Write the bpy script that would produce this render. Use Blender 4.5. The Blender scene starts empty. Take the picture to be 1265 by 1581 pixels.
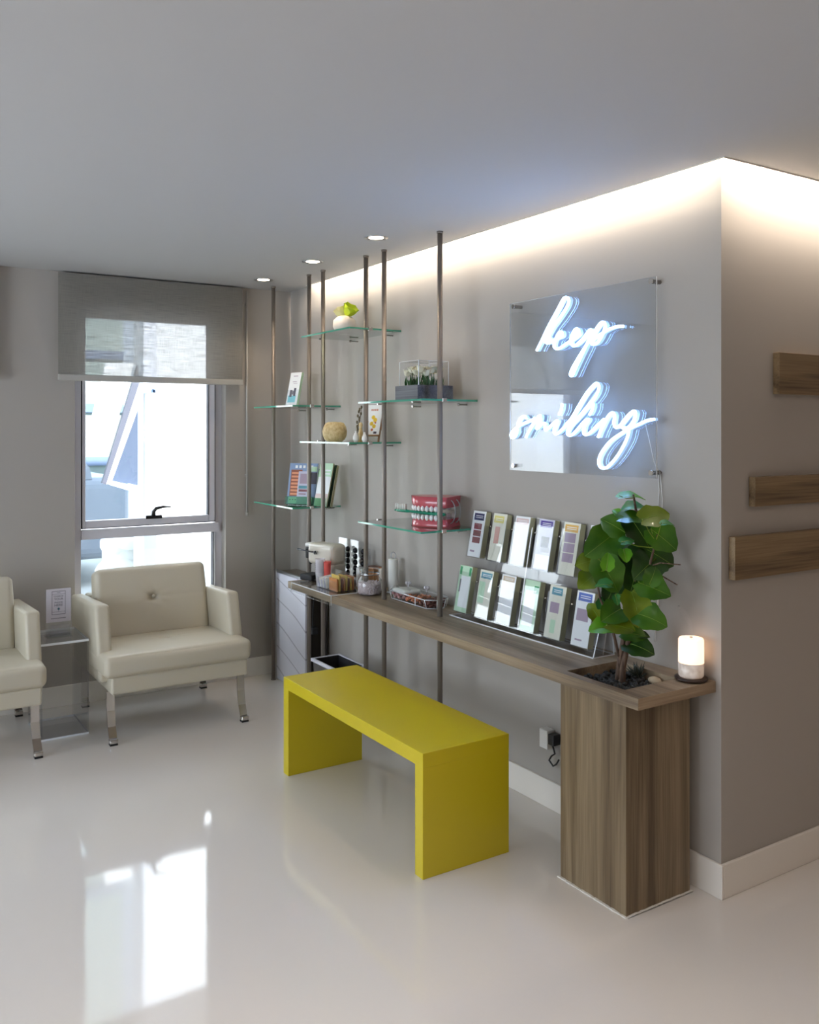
import bpy, bmesh, math, random
from mathutils import Vector, Matrix, noise
random.seed(7)
SC = bpy.context.scene
COL = SC.collection
PI = math.pi

# ------------------------------------------------------------------ camera
CAM_H, FPX, CX, CY = 1.6, 1378.0, 632.5, 664.0
YAW = math.atan2(880.5, FPX)
cd = bpy.data.cameras.new('camera'); cam = bpy.data.objects.new('camera', cd); COL.objects.link(cam)
cam.location = (0, 0, CAM_H); cam.rotation_euler = (PI/2, 0, -YAW)
cd.sensor_fit = 'HORIZONTAL'; cd.sensor_width = 36.0; cd.lens = FPX/1265*36.0
cd.shift_y = -(790.5-CY)/1265.0
cd.clip_start = .05; cd.clip_end = 200
SC.camera = cam
S_, C_ = math.sin(YAW), math.cos(YAW)
CR = Vector((C_, -S_, 0)); CF = Vector((S_, C_, 0)); UP = Vector((0, 0, 1))
def ray(u, v): return CF + CR*((u-CX)/FPX) + UP*((CY-v)/FPX)
def pX(u, v, x): d = ray(u, v); return Vector((0, 0, CAM_H)) + d*(x/d.x)
def pY(u, v, y): d = ray(u, v); return Vector((0, 0, CAM_H)) + d*(y/d.y)
def pZ(u, v, z): d = ray(u, v); return Vector((0, 0, CAM_H)) + d*((z-CAM_H)/d.z)

# ------------------------------------------------------------------ view, world, lights
SC.view_settings.view_transform = 'Standard'; SC.view_settings.look = 'None'
SC.view_settings.gamma = 1; SC.view_settings.use_curve_mapping = False
SC.view_settings.exposure = 0.0
w = bpy.data.worlds.new('sky'); SC.world = w; w.use_nodes = True
bg = w.node_tree.nodes['Background']; bg.inputs[0].default_value = (.72, .85, 1, 1); bg.inputs[1].default_value = 3.2

def light(name, kind, loc, energy, color=(1, 1, 1), size=(1, 1), direction=None, **kw):
    l = bpy.data.lights.new(name, kind); o = bpy.data.objects.new(name, l); COL.objects.link(o)
    l.energy = energy; l.color = color; o.location = loc
    if kind == 'AREA': l.shape = 'RECTANGLE'; l.size, l.size_y = size
    if direction:
        zz = -Vector(direction).normalized(); hint = Vector((0, 1, 0)) if abs(zz.y) < .9 else UP
        xx = hint.cross(zz).normalized(); yy = zz.cross(xx)
        o.rotation_euler = Matrix((xx, yy, zz)).transposed().to_euler()
    for k, v in kw.items(): setattr(l, k, v)
    return o
sun = light('sun', 'SUN', (0, -5, 9), 24, (1, .97, .92), direction=(-.25, .75, -.75), angle=.01)
# daylight through the big window of the left wall
light('left_window_daylight', 'AREA', (-3.12, 3.1, 1.35), 80, (.86, .93, 1), (1.9, 3.0), (1, 0, 0))
# warm fill lights added out of view to brighten the room
light('rear_fill_light', 'AREA', (-.4, -1.6, 2.50), 14, (1, .84, .70), (2.2, 1.2), (0, 0, -1))
light('right_fill_light', 'AREA', (4.0, -.2, 2.50), 13, (1, .76, .58), (1.2, 1.2), (0, 0, -1))
light('floor_fill_light', 'AREA', (.3, .7, 2.50), 24, (1, .90, .80), (1.6, .6), (0, 0, -1), spread=2.0)  # fill added to lift the floor while sparing upright faces
# LED strips inside the ceiling cove
H = 2.52; GAP = .035; XS = 2.54; YC = 1.996; YB = 5.45
light('cove_strip_light', 'AREA', (XS-GAP-.006, (5.13+YC-GAP)/2, H+.115), 62, (1, .87, .72), (.012, 5.1-YC), (.12, 0, -1))
light('cove_strip_light', 'AREA', (4.0, YC-GAP-.006, H+.115), 108, (1, .86, .72), (2.95, .012), (0, .12, -1))
# portals for the sky through the two back windows
for xa, xb in ((1.16, 2.08), (-.15, .70)):
    p = light('window_portal', 'AREA', ((xa+xb)/2, YB+.16, 1.4), 1, size=(xb-xa, 1.9), direction=(0, -1, 0))
    p.data.cycles.is_portal = True

# ------------------------------------------------------------------ helpers
def srgb(r, g, b):
    f = lambda c: (c/255/12.92) if c/255 <= .04045 else ((c/255+.055)/1.055)**2.4
    return (f(r), f(g), f(b), 1)
M = {}
def mat(name, col=(200, 200, 200), rough=.5, metal=0, emit=None, es=0, coat=0, spec=.5, trans=0, sss=0):
    m = bpy.data.materials.new(name); m.use_nodes = True; M[name] = m
    b = m.node_tree.nodes['Principled BSDF']
    b.inputs['Base Color'].default_value = srgb(*col); b.inputs['Roughness'].default_value = rough
    b.inputs['Metallic'].default_value = metal; b.inputs['Coat Weight'].default_value = coat
    b.inputs['Specular IOR Level'].default_value = spec; b.inputs['Transmission Weight'].default_value = trans
    if sss: b.inputs['Subsurface Weight'].default_value = sss; b.inputs['Subsurface Radius'].default_value = (.02, .015, .01)
    if emit: b.inputs['Emission Color'].default_value = srgb(*emit); b.inputs['Emission Strength'].default_value = es
    return m
def nodes(m): return m.node_tree.nodes, m.node_tree.links, m.node_tree.nodes['Principled BSDF']
def noise_bump(m, scale=(60, 60, 60), strength=.1, dist=.002, detail=3):
    n, l, b = nodes(m)
    tc = n.new('ShaderNodeTexCoord'); mp = n.new('ShaderNodeMapping'); mp.inputs['Scale'].default_value = scale
    nz = n.new('ShaderNodeTexNoise'); nz.inputs['Detail'].default_value = detail; nz.inputs['Scale'].default_value = 1
    bp = n.new('ShaderNodeBump'); bp.inputs['Strength'].default_value = strength; bp.inputs['Distance'].default_value = dist
    l.new(tc.outputs['Object'], mp.inputs[0]); l.new(mp.outputs[0], nz.inputs['Vector'])
    l.new(nz.outputs['Fac'], bp.inputs['Height']); l.new(bp.outputs[0], b.inputs['Normal'])
    return m
def vary(m, c1, c2, scale=(4, 4, 4), lo=.35, hi=.65, detail=4):
    n, l, b = nodes(m)
    tc = n.new('ShaderNodeTexCoord'); mp = n.new('ShaderNodeMapping'); mp.inputs['Scale'].default_value = scale
    nz = n.new('ShaderNodeTexNoise'); nz.inputs['Detail'].default_value = detail; nz.inputs['Scale'].default_value = 1
    cr = n.new('ShaderNodeValToRGB'); e = cr.color_ramp.elements
    e[0].position = lo; e[0].color = srgb(*c1); e[1].position = hi; e[1].color = srgb(*c2)
    l.new(tc.outputs['Object'], mp.inputs[0]); l.new(mp.outputs[0], nz.inputs['Vector'])
    l.new(nz.outputs['Fac'], cr.inputs[0]); l.new(cr.outputs[0], b.inputs['Base Color'])
    return m
def wood(name, axis, c=((86, 68, 50), (128, 108, 86), (158, 138, 114)), rough=.45):
    m = mat(name, c[1], rough); n, l, b = nodes(m)
    tc = n.new('ShaderNodeTexCoord'); mp = n.new('ShaderNodeMapping')
    s = [15, 15, 15]; s[axis] = .9; mp.inputs['Scale'].default_value = s
    mp2 = n.new('ShaderNodeMapping'); s2 = [170, 170, 170]; s2[axis] = 4; mp2.inputs['Scale'].default_value = s2
    n1 = n.new('ShaderNodeTexNoise'); n1.inputs['Scale'].default_value = 1; n1.inputs['Detail'].default_value = 5; n1.inputs['Distortion'].default_value = .7
    n2 = n.new('ShaderNodeTexNoise'); n2.inputs['Scale'].default_value = 1; n2.inputs['Detail'].default_value = 3
    mp3 = n.new('ShaderNodeMapping'); s3 = [7, 7, 7]; s3[axis] = .25; mp3.inputs['Scale'].default_value = s3
    n3 = n.new('ShaderNodeTexNoise'); n3.inputs['Scale'].default_value = 1; n3.inputs['Detail'].default_value = 1
    for p in (mp, mp2, mp3): l.new(tc.outputs['Object'], p.inputs[0])
    l.new(mp.outputs[0], n1.inputs['Vector']); l.new(mp2.outputs[0], n2.inputs['Vector']); l.new(mp3.outputs[0], n3.inputs['Vector'])
    a = n.new('ShaderNodeMath'); a.operation = 'MULTIPLY_ADD'; a.inputs[1].default_value = .45
    l.new(n2.outputs['Fac'], a.inputs[0]); l.new(n1.outputs['Fac'], a.inputs[2])
    a2 = n.new('ShaderNodeMath'); a2.operation = 'MULTIPLY_ADD'; a2.inputs[1].default_value = .5
    l.new(n3.outputs['Fac'], a2.inputs[0]); l.new(a.outputs[0], a2.inputs[2])
    cr = n.new('ShaderNodeValToRGB'); e = cr.color_ramp.elements
    e[0].position = .74; e[0].color = srgb(*c[0]); e[1].position = 1.16; e[1].color = srgb(*c[2])
    x = e.new(.93); x.color = srgb(*c[1])
    mr = n.new('ShaderNodeMath'); mr.operation = 'MULTIPLY'; mr.inputs[1].default_value = .82
    l.new(a2.outputs[0], mr.inputs[0]); e[0].position = .60; x.position = .78; e[-1].position = .97
    l.new(mr.outputs[0], cr.inputs[0]); l.new(cr.outputs[0], b.inputs['Base Color'])
    bp = n.new('ShaderNodeBump'); bp.inputs['Strength'].default_value = .25; bp.inputs['Distance'].default_value = .001
    l.new(a.outputs[0], bp.inputs['Height']); l.new(bp.outputs[0], b.inputs['Normal'])
    return m
def clear(name, tint=(250, 252, 252), ior=1.5, refl=1.0, rough=.0, haze=0):
    """thin clear sheet: see-through with Fresnel reflection"""
    m = bpy.data.materials.new(name); m.use_nodes = True; M[name] = m
    n, l = m.node_tree.nodes, m.node_tree.links; n.clear()
    out = n.new('ShaderNodeOutputMaterial'); mx = n.new('ShaderNodeMixShader')
    tr = n.new('ShaderNodeBsdfTransparent'); tr.inputs[0].default_value = srgb(*tint)
    gl = n.new('ShaderNodeBsdfGlossy'); gl.inputs['Roughness'].default_value = rough
    fr = n.new('ShaderNodeFresnel'); ge = n.new('ShaderNodeNewGeometry'); mr = n.new('ShaderNodeMapRange')
    mr.inputs[3].default_value = ior; mr.inputs[4].default_value = 1/ior; l.new(ge.outputs['Backfacing'], mr.inputs[0]); l.new(mr.outputs[0], fr.inputs[0])
    mu = n.new('ShaderNodeMath'); mu.operation = 'MULTIPLY'; mu.inputs[1].default_value = refl; mu.use_clamp = True
    l.new(fr.outputs[0], mu.inputs[0]); l.new(mu.outputs[0], mx.inputs[0])
    base = tr
    if haze:
        df = n.new('ShaderNodeBsdfDiffuse'); df.inputs[0].default_value = (.85, .88, .9, 1)
        m2 = n.new('ShaderNodeMixShader'); m2.inputs[0].default_value = haze
        l.new(tr.outputs[0], m2.inputs[1]); l.new(df.outputs[0], m2.inputs[2]); base = m2
    l.new(base.outputs[0], mx.inputs[1]); l.new(gl.outputs[0], mx.inputs[2]); l.new(mx.outputs[0], out.inputs[0])
    return m

def bx(bm, x0, x1, y0, y1, z0, z1, mi=0, bev=0, seg=2, skip=()):
    if x0 > x1: x0, x1 = x1, x0
    if y0 > y1: y0, y1 = y1, y0
    if z0 > z1: z0, z1 = z1, z0
    return hexa(bm, [(x0, y0, z0), (x1, y0, z0), (x1, y1, z0), (x0, y1, z0), (x0, y0, z1), (x1, y0, z1), (x1, y1, z1), (x0, y1, z1)], mi, bev, seg, skip)
FACES = {'-z': (3, 2, 1, 0), '+z': (4, 5, 6, 7), '-y': (0, 1, 5, 4), '+x': (1, 2, 6, 5), '+y': (2, 3, 7, 6), '-x': (3, 0, 4, 7)}
def hexa(bm, c, mi=0, bev=0, seg=2, skip=()):
    vs = [bm.verts.new(Vector(p)) for p in c]; fs = []
    for k, q in FACES.items():
        if k in skip: continue
        f = bm.faces.new([vs[i] for i in q])
        f.material_index = mi[k] if isinstance(mi, dict) and k in mi else (mi.get('*', 0) if isinstance(mi, dict) else mi); fs.append(f)
    if bev:
        es = list({e for f in fs for e in f.edges})
        bmesh.ops.bevel(bm, geom=es, offset=bev, segments=seg, profile=.5, affect='EDGES', clamp_overlap=True)
    return vs
def frame_from(d):
    d = d.normalized(); a = Vector((0, 0, 1)) if abs(d.z) < .9 else Vector((1, 0, 0))
    u = d.cross(a).normalized(); return u, u.cross(d).normalized()
def tube(bm, pts, r, seg=8, mi=0, caps=True, smooth=True, flat=None):
    pts = [Vector(p) for p in pts]; rs = r if isinstance(r, (list, tuple)) else [r]*len(pts); rings = []; u = None
    for i, p in enumerate(pts):
        d = (pts[min(i+1, len(pts)-1)]-pts[max(i-1, 0)])
        if flat: u = Vector(flat); v = u.cross(d.normalized()).normalized()
        elif u is None: u, v = frame_from(d)
        else:
            dn = d.normalized(); u = (u-dn*u.dot(dn)).normalized(); v = u.cross(dn)
        rings.append([bm.verts.new(p+(u*math.cos(2*PI*k/seg)+v*math.sin(2*PI*k/seg))*rs[i]) for k in range(seg)])
    for a, b in zip(rings, rings[1:]):
        for k in range(seg):
            f = bm.faces.new((a[k], a[(k+1) % seg], b[(k+1) % seg], b[k])); f.material_index = mi; f.smooth = smooth
    if caps:
        for rg in (rings[0], rings[-1]):
            f = bm.faces.new(rg); f.material_index = mi
def lathe(bm, prof, c, seg=28, mi=0, caps=True, axis=None, smooth=True):
    """prof: list of (r, h[, mi])"""
    c = Vector(c); ax = Vector(axis).normalized() if axis else UP
    u, v = (Vector((1, 0, 0)), Vector((0, 1, 0))) if not axis else frame_from(ax)
    rings = []
    for p in prof:
        rings.append([bm.verts.new(c+ax*p[1]+(u*math.cos(2*PI*k/seg)+v*math.sin(2*PI*k/seg))*max(p[0], 1e-5)) for k in range(seg)])
    for i, (a, b) in enumerate(zip(rings, rings[1:])):
        m_ = prof[i+1][2] if len(prof[i+1]) > 2 else mi
        for k in range(seg):
            f = bm.faces.new((a[k], a[(k+1) % seg], b[(k+1) % seg], b[k])); f.material_index = m_; f.smooth = smooth
    if caps:
        f = bm.faces.new(list(reversed(rings[0]))); f.material_index = mi
        f = bm.faces.new(rings[-1]); f.material_index = prof[-1][2] if len(prof[-1]) > 2 else mi
def ball(bm, c, r, mi=0, s=(1, 1, 1), u=14, v=9):
    c = Vector(c); rings = []
    for i in range(v+1):
        t = PI*i/v; rr = max(math.sin(t), 1e-4)
        rings.append([bm.verts.new(c+Vector((s[0]*r*rr*math.cos(2*PI*k/u), s[1]*r*rr*math.sin(2*PI*k/u), -s[2]*r*math.cos(t)))) for k in range(u)])
    for a, b in zip(rings, rings[1:]):
        for k in range(u):
            f = bm.faces.new((a[k], a[(k+1) % u], b[(k+1) % u], b[k])); f.material_index = mi; f.smooth = True
def quad(bm, o, U, V, mi=0):
    o = Vector(o); U = Vector(U); V = Vector(V)
    f = bm.faces.new([bm.verts.new(p) for p in (o, o+U, o+U+V, o+V)]); f.material_index = mi; return f
def cushion(bm, x0, x1, y0, y1, z0, z1, r=.03, puff=.012, cuts=60, dimple=None, mi=0, T=None):
    """rounded upholstered block; dimple=(axis, sign, x, y, depth) a buttoned tuft on one face"""
    tmp = bmesh.new(); bmesh.ops.create_cube(tmp, size=2)
    bmesh.ops.subdivide_edges(tmp, edges=tmp.edges[:], cuts=cuts, use_grid_fill=True)
    hx, hy, hz = (x1-x0)/2, (y1-y0)/2, (z1-z0)/2; hh = (hx, hy, hz); cc = Vector(((x0+x1)/2, (y0+y1)/2, (z0+z1)/2))
    for v in tmp.verts:
        q = [math.sin(max(-1, min(1, t))*PI/2) for t in v.co]
        p = Vector([q[i]*hh[i] for i in range(3)])
        inn = Vector([max(-(hh[i]-r), min(hh[i]-r, p[i])) for i in range(3)])
        d = p-inn
        if d.length > 1e-9: p = inn+d.normalized()*r
        for ax in range(3):
            if abs(v.co[ax]) > .999:
                o1, o2 = [k for k in range(3) if k != ax]
                p[ax] += math.copysign(puff*(1-q[o1]**2)*(1-q[o2]**2), v.co[ax])
                if dimple and ax == dimple[0] and v.co[ax]*dimple[1] > 0:
                    a, b = p[o1]-dimple[2], p[o2]-dimple[3]; rr = math.hypot(a, b); th = math.atan2(b, a)
                    dd = dimple[4]*(math.exp(-(rr/.025)**2)+.42*math.exp(-(rr/.085)**2)*(.5+.5*math.cos(9*th+math.sin(3*th))))
                    dd += .0022*math.exp(-(b/.008)**2)
                    p[ax] -= math.copysign(dd, v.co[ax])
        v.co = p+cc
    if T: bmesh.ops.transform(tmp, matrix=T, verts=tmp.verts)
    me = bpy.data.meshes.new('tmp'); tmp.to_mesh(me); tmp.free()
    n0 = len(bm.faces); bm.from_mesh(me); bpy.data.meshes.remove(me)
    bm.faces.ensure_lookup_table()
    for f in bm.faces[n0:]: f.smooth = True; f.material_index = mi
def text_into(bm, s, size, origin, U, V, mi=0, lift=.0006, align='CENTER'):
    cu = bpy.data.curves.new('t', 'FONT'); cu.body = s; cu.size = size; cu.align_x = align; cu.resolution_u = 2
    o = bpy.data.objects.new('t', cu); me = bpy.data.meshes.new_from_object(o)
    U = Vector(U).normalized(); V = Vector(V).normalized(); N = U.cross(V)
    for v in me.vertices: v.co = Vector(origin)+U*v.co.x+V*v.co.y+N*lift
    n0 = len(bm.faces); bm.from_mesh(me); bm.faces.ensure_lookup_table()
    for f in bm.faces[n0:]: f.material_index = mi
    bpy.data.objects.remove(o); bpy.data.curves.remove(cu); bpy.data.meshes.remove(me)

ORG = {}
class _BM:  # bmesh factory
    def __call__(self): return bmesh.new()
B = _BM()
def obj(name, bm, mats, parent=None, origin=None, label=None, flip=True):
    me = bpy.data.meshes.new(name)
    if flip: bmesh.ops.recalc_face_normals(bm, faces=bm.faces[:])
    if parent is not None: o0 = ORG[parent.name]
    elif origin is not None: o0 = Vector(origin)
    else:
        xs = [v.co.x for v in bm.verts]; ys = [v.co.y for v in bm.verts]; zs = [v.co.z for v in bm.verts]
        o0 = Vector(((min(xs)+max(xs))/2, (min(ys)+max(ys))/2, min(zs)))
    bmesh.ops.translate(bm, vec=-o0, verts=bm.verts[:])
    bm.to_mesh(me); bm.free()
    for m in (mats if isinstance(mats, (list, tuple)) else [mats]): me.materials.append(M[m])
    o = bpy.data.objects.new(name, me); COL.objects.link(o)
    if parent is not None: o.parent = parent
    else: o.location = o0
    ORG[o.name] = o0
    if label: o['label'] = label
    return o
def thing(name, label, cat, loc, group=None):
    o = bpy.data.objects.new(name, None); COL.objects.link(o); o.location = loc; o.empty_display_size = .05
    ORG[o.name] = Vector(loc); o['label'] = label; o['category'] = cat
    if group: o['group'] = group
    return o
def tag(o, label, cat, group=None):
    o['label'] = label; o['category'] = cat
    if group: o['group'] = group
    return o
def struct(o): o['kind'] = 'structure'; return o
def dup(root, loc, label=None):
    r = root.copy(); COL.objects.link(r); r.location = loc
    if label: r['label'] = label
    for ch in list(root.children):
        c = ch.copy(); COL.objects.link(c); c.parent = r
        for g in ch.children:
            d = g.copy(); COL.objects.link(d); d.parent = c
    return r

# ------------------------------------------------------------------ materials
noise_bump(mat('wall_paint', (172, 166, 159), .75, spec=.3), (90, 90, 90), .05)
noise_bump(mat('ceiling_paint', (184, 183, 183), .8, spec=.25), (90, 90, 90), .04)
mat('cove_paint', (225, 220, 212), .8)
fl = mat('epoxy_floor', (222, 216, 210), .06, spec=.55, coat=.15); fl.node_tree.nodes['Principled BSDF'].inputs['Coat Roughness'].default_value = .04
noise_bump(fl, (2.6, 2.6, 2.6), .035, .02, 2)
mat('skirting', (232, 226, 218), .4)
mat('caulk', (225, 221, 214), .8)
wood('wood_y', 1, ((98, 82, 64), (134, 116, 94), (160, 142, 118)))
wood('wood_x', 0, ((98, 80, 62), (142, 121, 98), (170, 150, 124)))
wood('wood_z', 2, ((84, 68, 48), (114, 96, 72), (138, 120, 94)))
wood('plank_wood', 0, ((84, 66, 44), (124, 101, 72), (146, 124, 92)))
wood('grey_wood', 1, ((58, 58, 64), (92, 92, 98), (122, 120, 124)))
noise_bump(mat('yellow_lacquer', (208, 188, 24), .32, spec=.55), (40, 40, 40), .03)
noise_bump(mat('leather', (200, 191, 171), .42, spec=.45), (260, 260, 260), .12, .001)
mat('chrome', (205, 200, 196), .14, 1)
mat('steel', (176, 178, 184), .3, 1)
mat('pole_metal', (136, 127, 119), .45, .5)
mat('rubber', (20, 20, 22), .5)
mat('black_plastic', (22, 22, 26), .3)
mat('matt_black', (30, 30, 34), .7)
mat('white_plastic', (232, 231, 228), .35)
mat('beige_plastic', (203, 196, 182), .3, coat=.4)
mat('aluminium', (206, 204, 212), .4)
mat('dark_gasket', (44, 45, 54), .6)
mat('paper', (236, 235, 230), .6)
clear('window_glass', (248, 252, 255), 1.45)
clear('shelf_glass', (238, 248, 244), 1.5, 1.6)
mat('glass_edge', (72, 158, 132), .08, coat=1, emit=None)
clear('acrylic', (253, 254, 255), 1.49, 1.25)
clear('sign_acrylic', (247, 249, 251), 1.49, 1.35)
clear('acrylic_haze', (252, 253, 255), 1.49, 1.2, .02, .06)
mat('acrylic_edge', (236, 240, 242), .12, coat=1)
clear('jar_glass', (244, 247, 247), 1.5, 1.7)
def weave(name, col, col2, see):
    m = bpy.data.materials.new(name); m.use_nodes = True; M[name] = m; n, l = m.node_tree.nodes, m.node_tree.links; n.clear()
    out = n.new('ShaderNodeOutputMaterial'); tc = n.new('ShaderNodeTexCoord')
    def nz(sc, d=4):
        mp = n.new('ShaderNodeMapping'); mp.inputs['Scale'].default_value = sc; t = n.new('ShaderNodeTexNoise'); t.inputs['Scale'].default_value = 1
        t.inputs['Detail'].default_value = d; l.new(tc.outputs['Object'], mp.inputs[0]); l.new(mp.outputs[0], t.inputs['Vector']); return t
    a = nz((9, 1, 330)); b2 = nz((330, 1, 14))
    ad = n.new('ShaderNodeMath'); ad.operation = 'MULTIPLY_ADD'; ad.inputs[1].default_value = .5; l.new(b2.outputs['Fac'], ad.inputs[0]); l.new(a.outputs['Fac'], ad.inputs[2])
    cr = n.new('ShaderNodeValToRGB'); e = cr.color_ramp.elements; e[0].position = .55; e[0].color = srgb(*col2); e[1].position = .95; e[1].color = srgb(*col)
    l.new(ad.outputs[0], cr.inputs[0])
    df = n.new('ShaderNodeBsdfDiffuse'); tl = n.new('ShaderNodeBsdfTranslucent'); l.new(cr.outputs[0], df.inputs[0]); l.new(cr.outputs[0], tl.inputs[0])
    m1 = n.new('ShaderNodeMixShader'); m1.inputs[0].default_value = .22; l.new(df.outputs[0], m1.inputs[1]); l.new(tl.outputs[0], m1.inputs[2])
    tr = n.new('ShaderNodeBsdfTransparent'); m2 = n.new('ShaderNodeMixShader')
    mp_ = n.new('ShaderNodeMapRange'); mp_.inputs[1].default_value = .5; mp_.inputs[2].default_value = 1; mp_.inputs[3].default_value = see*.6; mp_.inputs[4].default_value = see*1.4
    l.new(ad.outputs[0], mp_.inputs[0]); l.new(mp_.outputs[0], m2.inputs[0])
    l.new(m1.outputs[0], m2.inputs[1]); l.new(tr.outputs[0], m2.inputs[2]); l.new(m2.outputs[0], out.inputs[0])
weave('blind_fabric', (176, 172, 164), (132, 129, 124), .36)
mat('blind_bar', (184, 181, 175), .5, .2)
mat('neon', (255, 255, 255), .4, emit=(146, 190, 255), es=26)
mat('neon_body', (205, 226, 250), .3, emit=(150, 190, 245), es=.8)
mat('lamp_glow', (255, 250, 240), .4, emit=(255, 236, 210), es=14)
mat('led', (255, 240, 220), .4, emit=(255, 214, 170), es=30)

# ------------------------------------------------------------------ room shell
b = B(); bx(b, -3.0, 5.6, -3.0, YB, -.1, 0); struct(obj('floor', b, 'epoxy_floor'))
ex, ey = XS-GAP, YC-GAP
b = B()
bx(b, -3.0, ex, -3.0, YB, H, H+.03)
bx(b, ex, 5.6, -3.0, ey, H, H+.03)
bx(b, ex, XS, 5.15, YB, H, H+.03)
bx(b, -3.2, 5.8, -3.2, YB+.2, H+.16, H+.3)
bx(b, ex-.12, ex-.11, ey-.12, 5.15, H+.03, H+.16, 1); bx(b, ex-.12, 5.6, ey-.12, ey-.11, H+.03, H+.16, 1)
struct(obj('ceiling', b, ['ceiling_paint', 'cove_paint']))
W1 = (1.16, 2.085, .40, 2.36); W2 = (-.15, .68, .40, 2.36)
def wall_holes(bm, y0, y1, xs0, xs1, z0, z1, holes):
    x = xs0
    for (a, c, p, q) in sorted(holes):
        bx(bm, x, a, y0, y1, z0, z1); bx(bm, a, c, y0, y1, z0, p); bx(bm, a, c, y0, y1, q, z1); x = c
    bx(bm, x, xs1, y0, y1, z0, z1)
b = B(); wall_holes(b, YB, YB+.2, -3.2, 5.8, -.1, H+.16, [W1, W2]); struct(obj('wall_back', b, 'wall_paint'))
b = B(); bx(b, XS, XS+.2, YC, YB, -.1, H+.16); struct(obj('wall_right', b, 'wall_paint'))
b = B(); bx(b, XS+.2, 5.8, YC, YC+.2, -.1, H+.16); struct(obj('wall_corner', b, 'wall_paint'))
b = B()
bx(b, -3.2, -3.0, -3.2, 1.6, -.1, H+.16); bx(b, -3.2, -3.0, 4.6, YB, -.1, H+.16)
bx(b, -3.2, -3.0, 1.6, 4.6, -.1, .4); bx(b, -3.2, -3.0, 1.6, 4.6, 2.3, H+.16)
struct(obj('wall_left', b, 'wall_paint'))
b = B(); bx(b, -3.2, -3.13, 1.55, 4.65, .35, 2.35); struct(obj('window_3', b, 'window_glass'))
b = B(); bx(b, -3.2, 5.8, -3.2, -3.0, -.1, H+.16); struct(obj('wall_rear', b, 'wall_paint'))
b = B(); bx(b, 5.6, 5.8, -3.0, YC, -.1, H+.16); struct(obj('wall_far_right', b, 'wall_paint'))
def skirt(name, x0, x1, y0, y1, h=.118):
    b = B(); bx(b, x0, x1, y0, y1, 0, h, bev=.002, seg=1); struct(obj(name, b, 'skirting'))
skirt('baseboard_back', -3, XS, YB-.012, YB); skirt('baseboard_right', XS-.012, XS, YC-.012, YB-.012)
skirt('baseboard_corner', XS, 5.6, YC-.012, YC)
b = B(); bx(b, ex-.0, ex+.004, ey, 5.15, H-.004, H+.03); bx(b, ex, 5.6, ey-.004, ey, H-.004, H+.03)
t = struct(obj('trim_1', b, 'cove_paint'))

def make_window(idx, x0, x1, z0, z1, zm):
    root = bpy.data.objects.new('window_%d' % idx, None); COL.objects.link(root); root.location = (x0, YB, z0); ORG[root.name] = Vector((x0, YB, z0)); struct(root)
    y = YB+.05
    b = B(); t_ = .045
    bx(b, x0, x0+t_, y, y+.08, z0, z1); bx(b, x1-t_, x1, y+.02, y+.08, z0, z1)
    bx(b, x0+t_, x1-t_, y, y+.08, z1-t_, z1); bx(b, x0+t_, x1-t_, y, y+.08, z0, z0+.03)
    bx(b, x0+t_, x1-.03, y-.012, y+.08, zm-.055, zm+.0)
    obj('window_frame', b, 'aluminium', root)
    b = B(); s0, s1 = x0+.052, x1-.055; a0, a1 = zm+.012, z1-.05; sw = .042
    bx(b, s0, s0+sw*.45, y-.004, y+.05, a0, a1, bev=.003); bx(b, s1-sw, s1, y-.004, y+.05, a0, a1, bev=.003)
    bx(b, s0+sw*.45, s1-sw, y-.004, y+.05, a0, a0+sw, bev=.003); bx(b, s0+sw*.45, s1-sw, y-.004, y+.05, a1-sw, a1, bev=.003)
    sash = obj('window_sash', b, 'aluminium', root)
    b = B(); g = .004
    bx(b, s0-g, s0, y-.002, y+.04, a0-g, a1+g); bx(b, s1, s1+g, y-.002, y+.04, a0-g, a1+g)
    bx(b, s0, s1, y-.002, y+.04, a0-g, a0); bx(b, x1-.062, x1-.056, y+.01, y+.05, z0+.03, zm-.055)
    bx(b, s1-sw-.004, s1-sw+.001, y-.006, y+.03, a0+sw, a1-sw)
    obj('gasket', b, 'dark_gasket', root)
    b = B(); bx(b, s0+sw*.45, s1-sw, y+.02, y+.026, a0+sw, a1-sw); obj('pane', b, 'window_glass', root)
    b = B(); bx(b, x0+t_, x1-.06, y+.04, y+.046, z0+.03, zm-.055); obj('pane', b, 'window_glass', root)
    b = B(); xm = (s0+s1)/2+.01; zz = a0+sw
    bx(b, xm-.045, xm+.055, y-.016, y-.004, zz-.006, zz+.016, bev=.003)
    tube(b, [(xm+.0, y-.02, zz+.012), (xm-.004, y-.034, zz+.04), (xm+.01, y-.042, zz+.06), (xm+.05, y-.045, zz+.068), (xm+.10, y-.045, zz+.066)], [.013, .012, .011, .008, .004])
    obj('handle', b, 'black_plastic', root)
    b = B(); bx(b, x0+.002, x1-.002, YB, y+.0, z0, z0+.012); obj('sill', b, 'skirting', root)
    return root
make_window(1, *W1, 1.005); make_window(2, *W2, 1.005)

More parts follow.
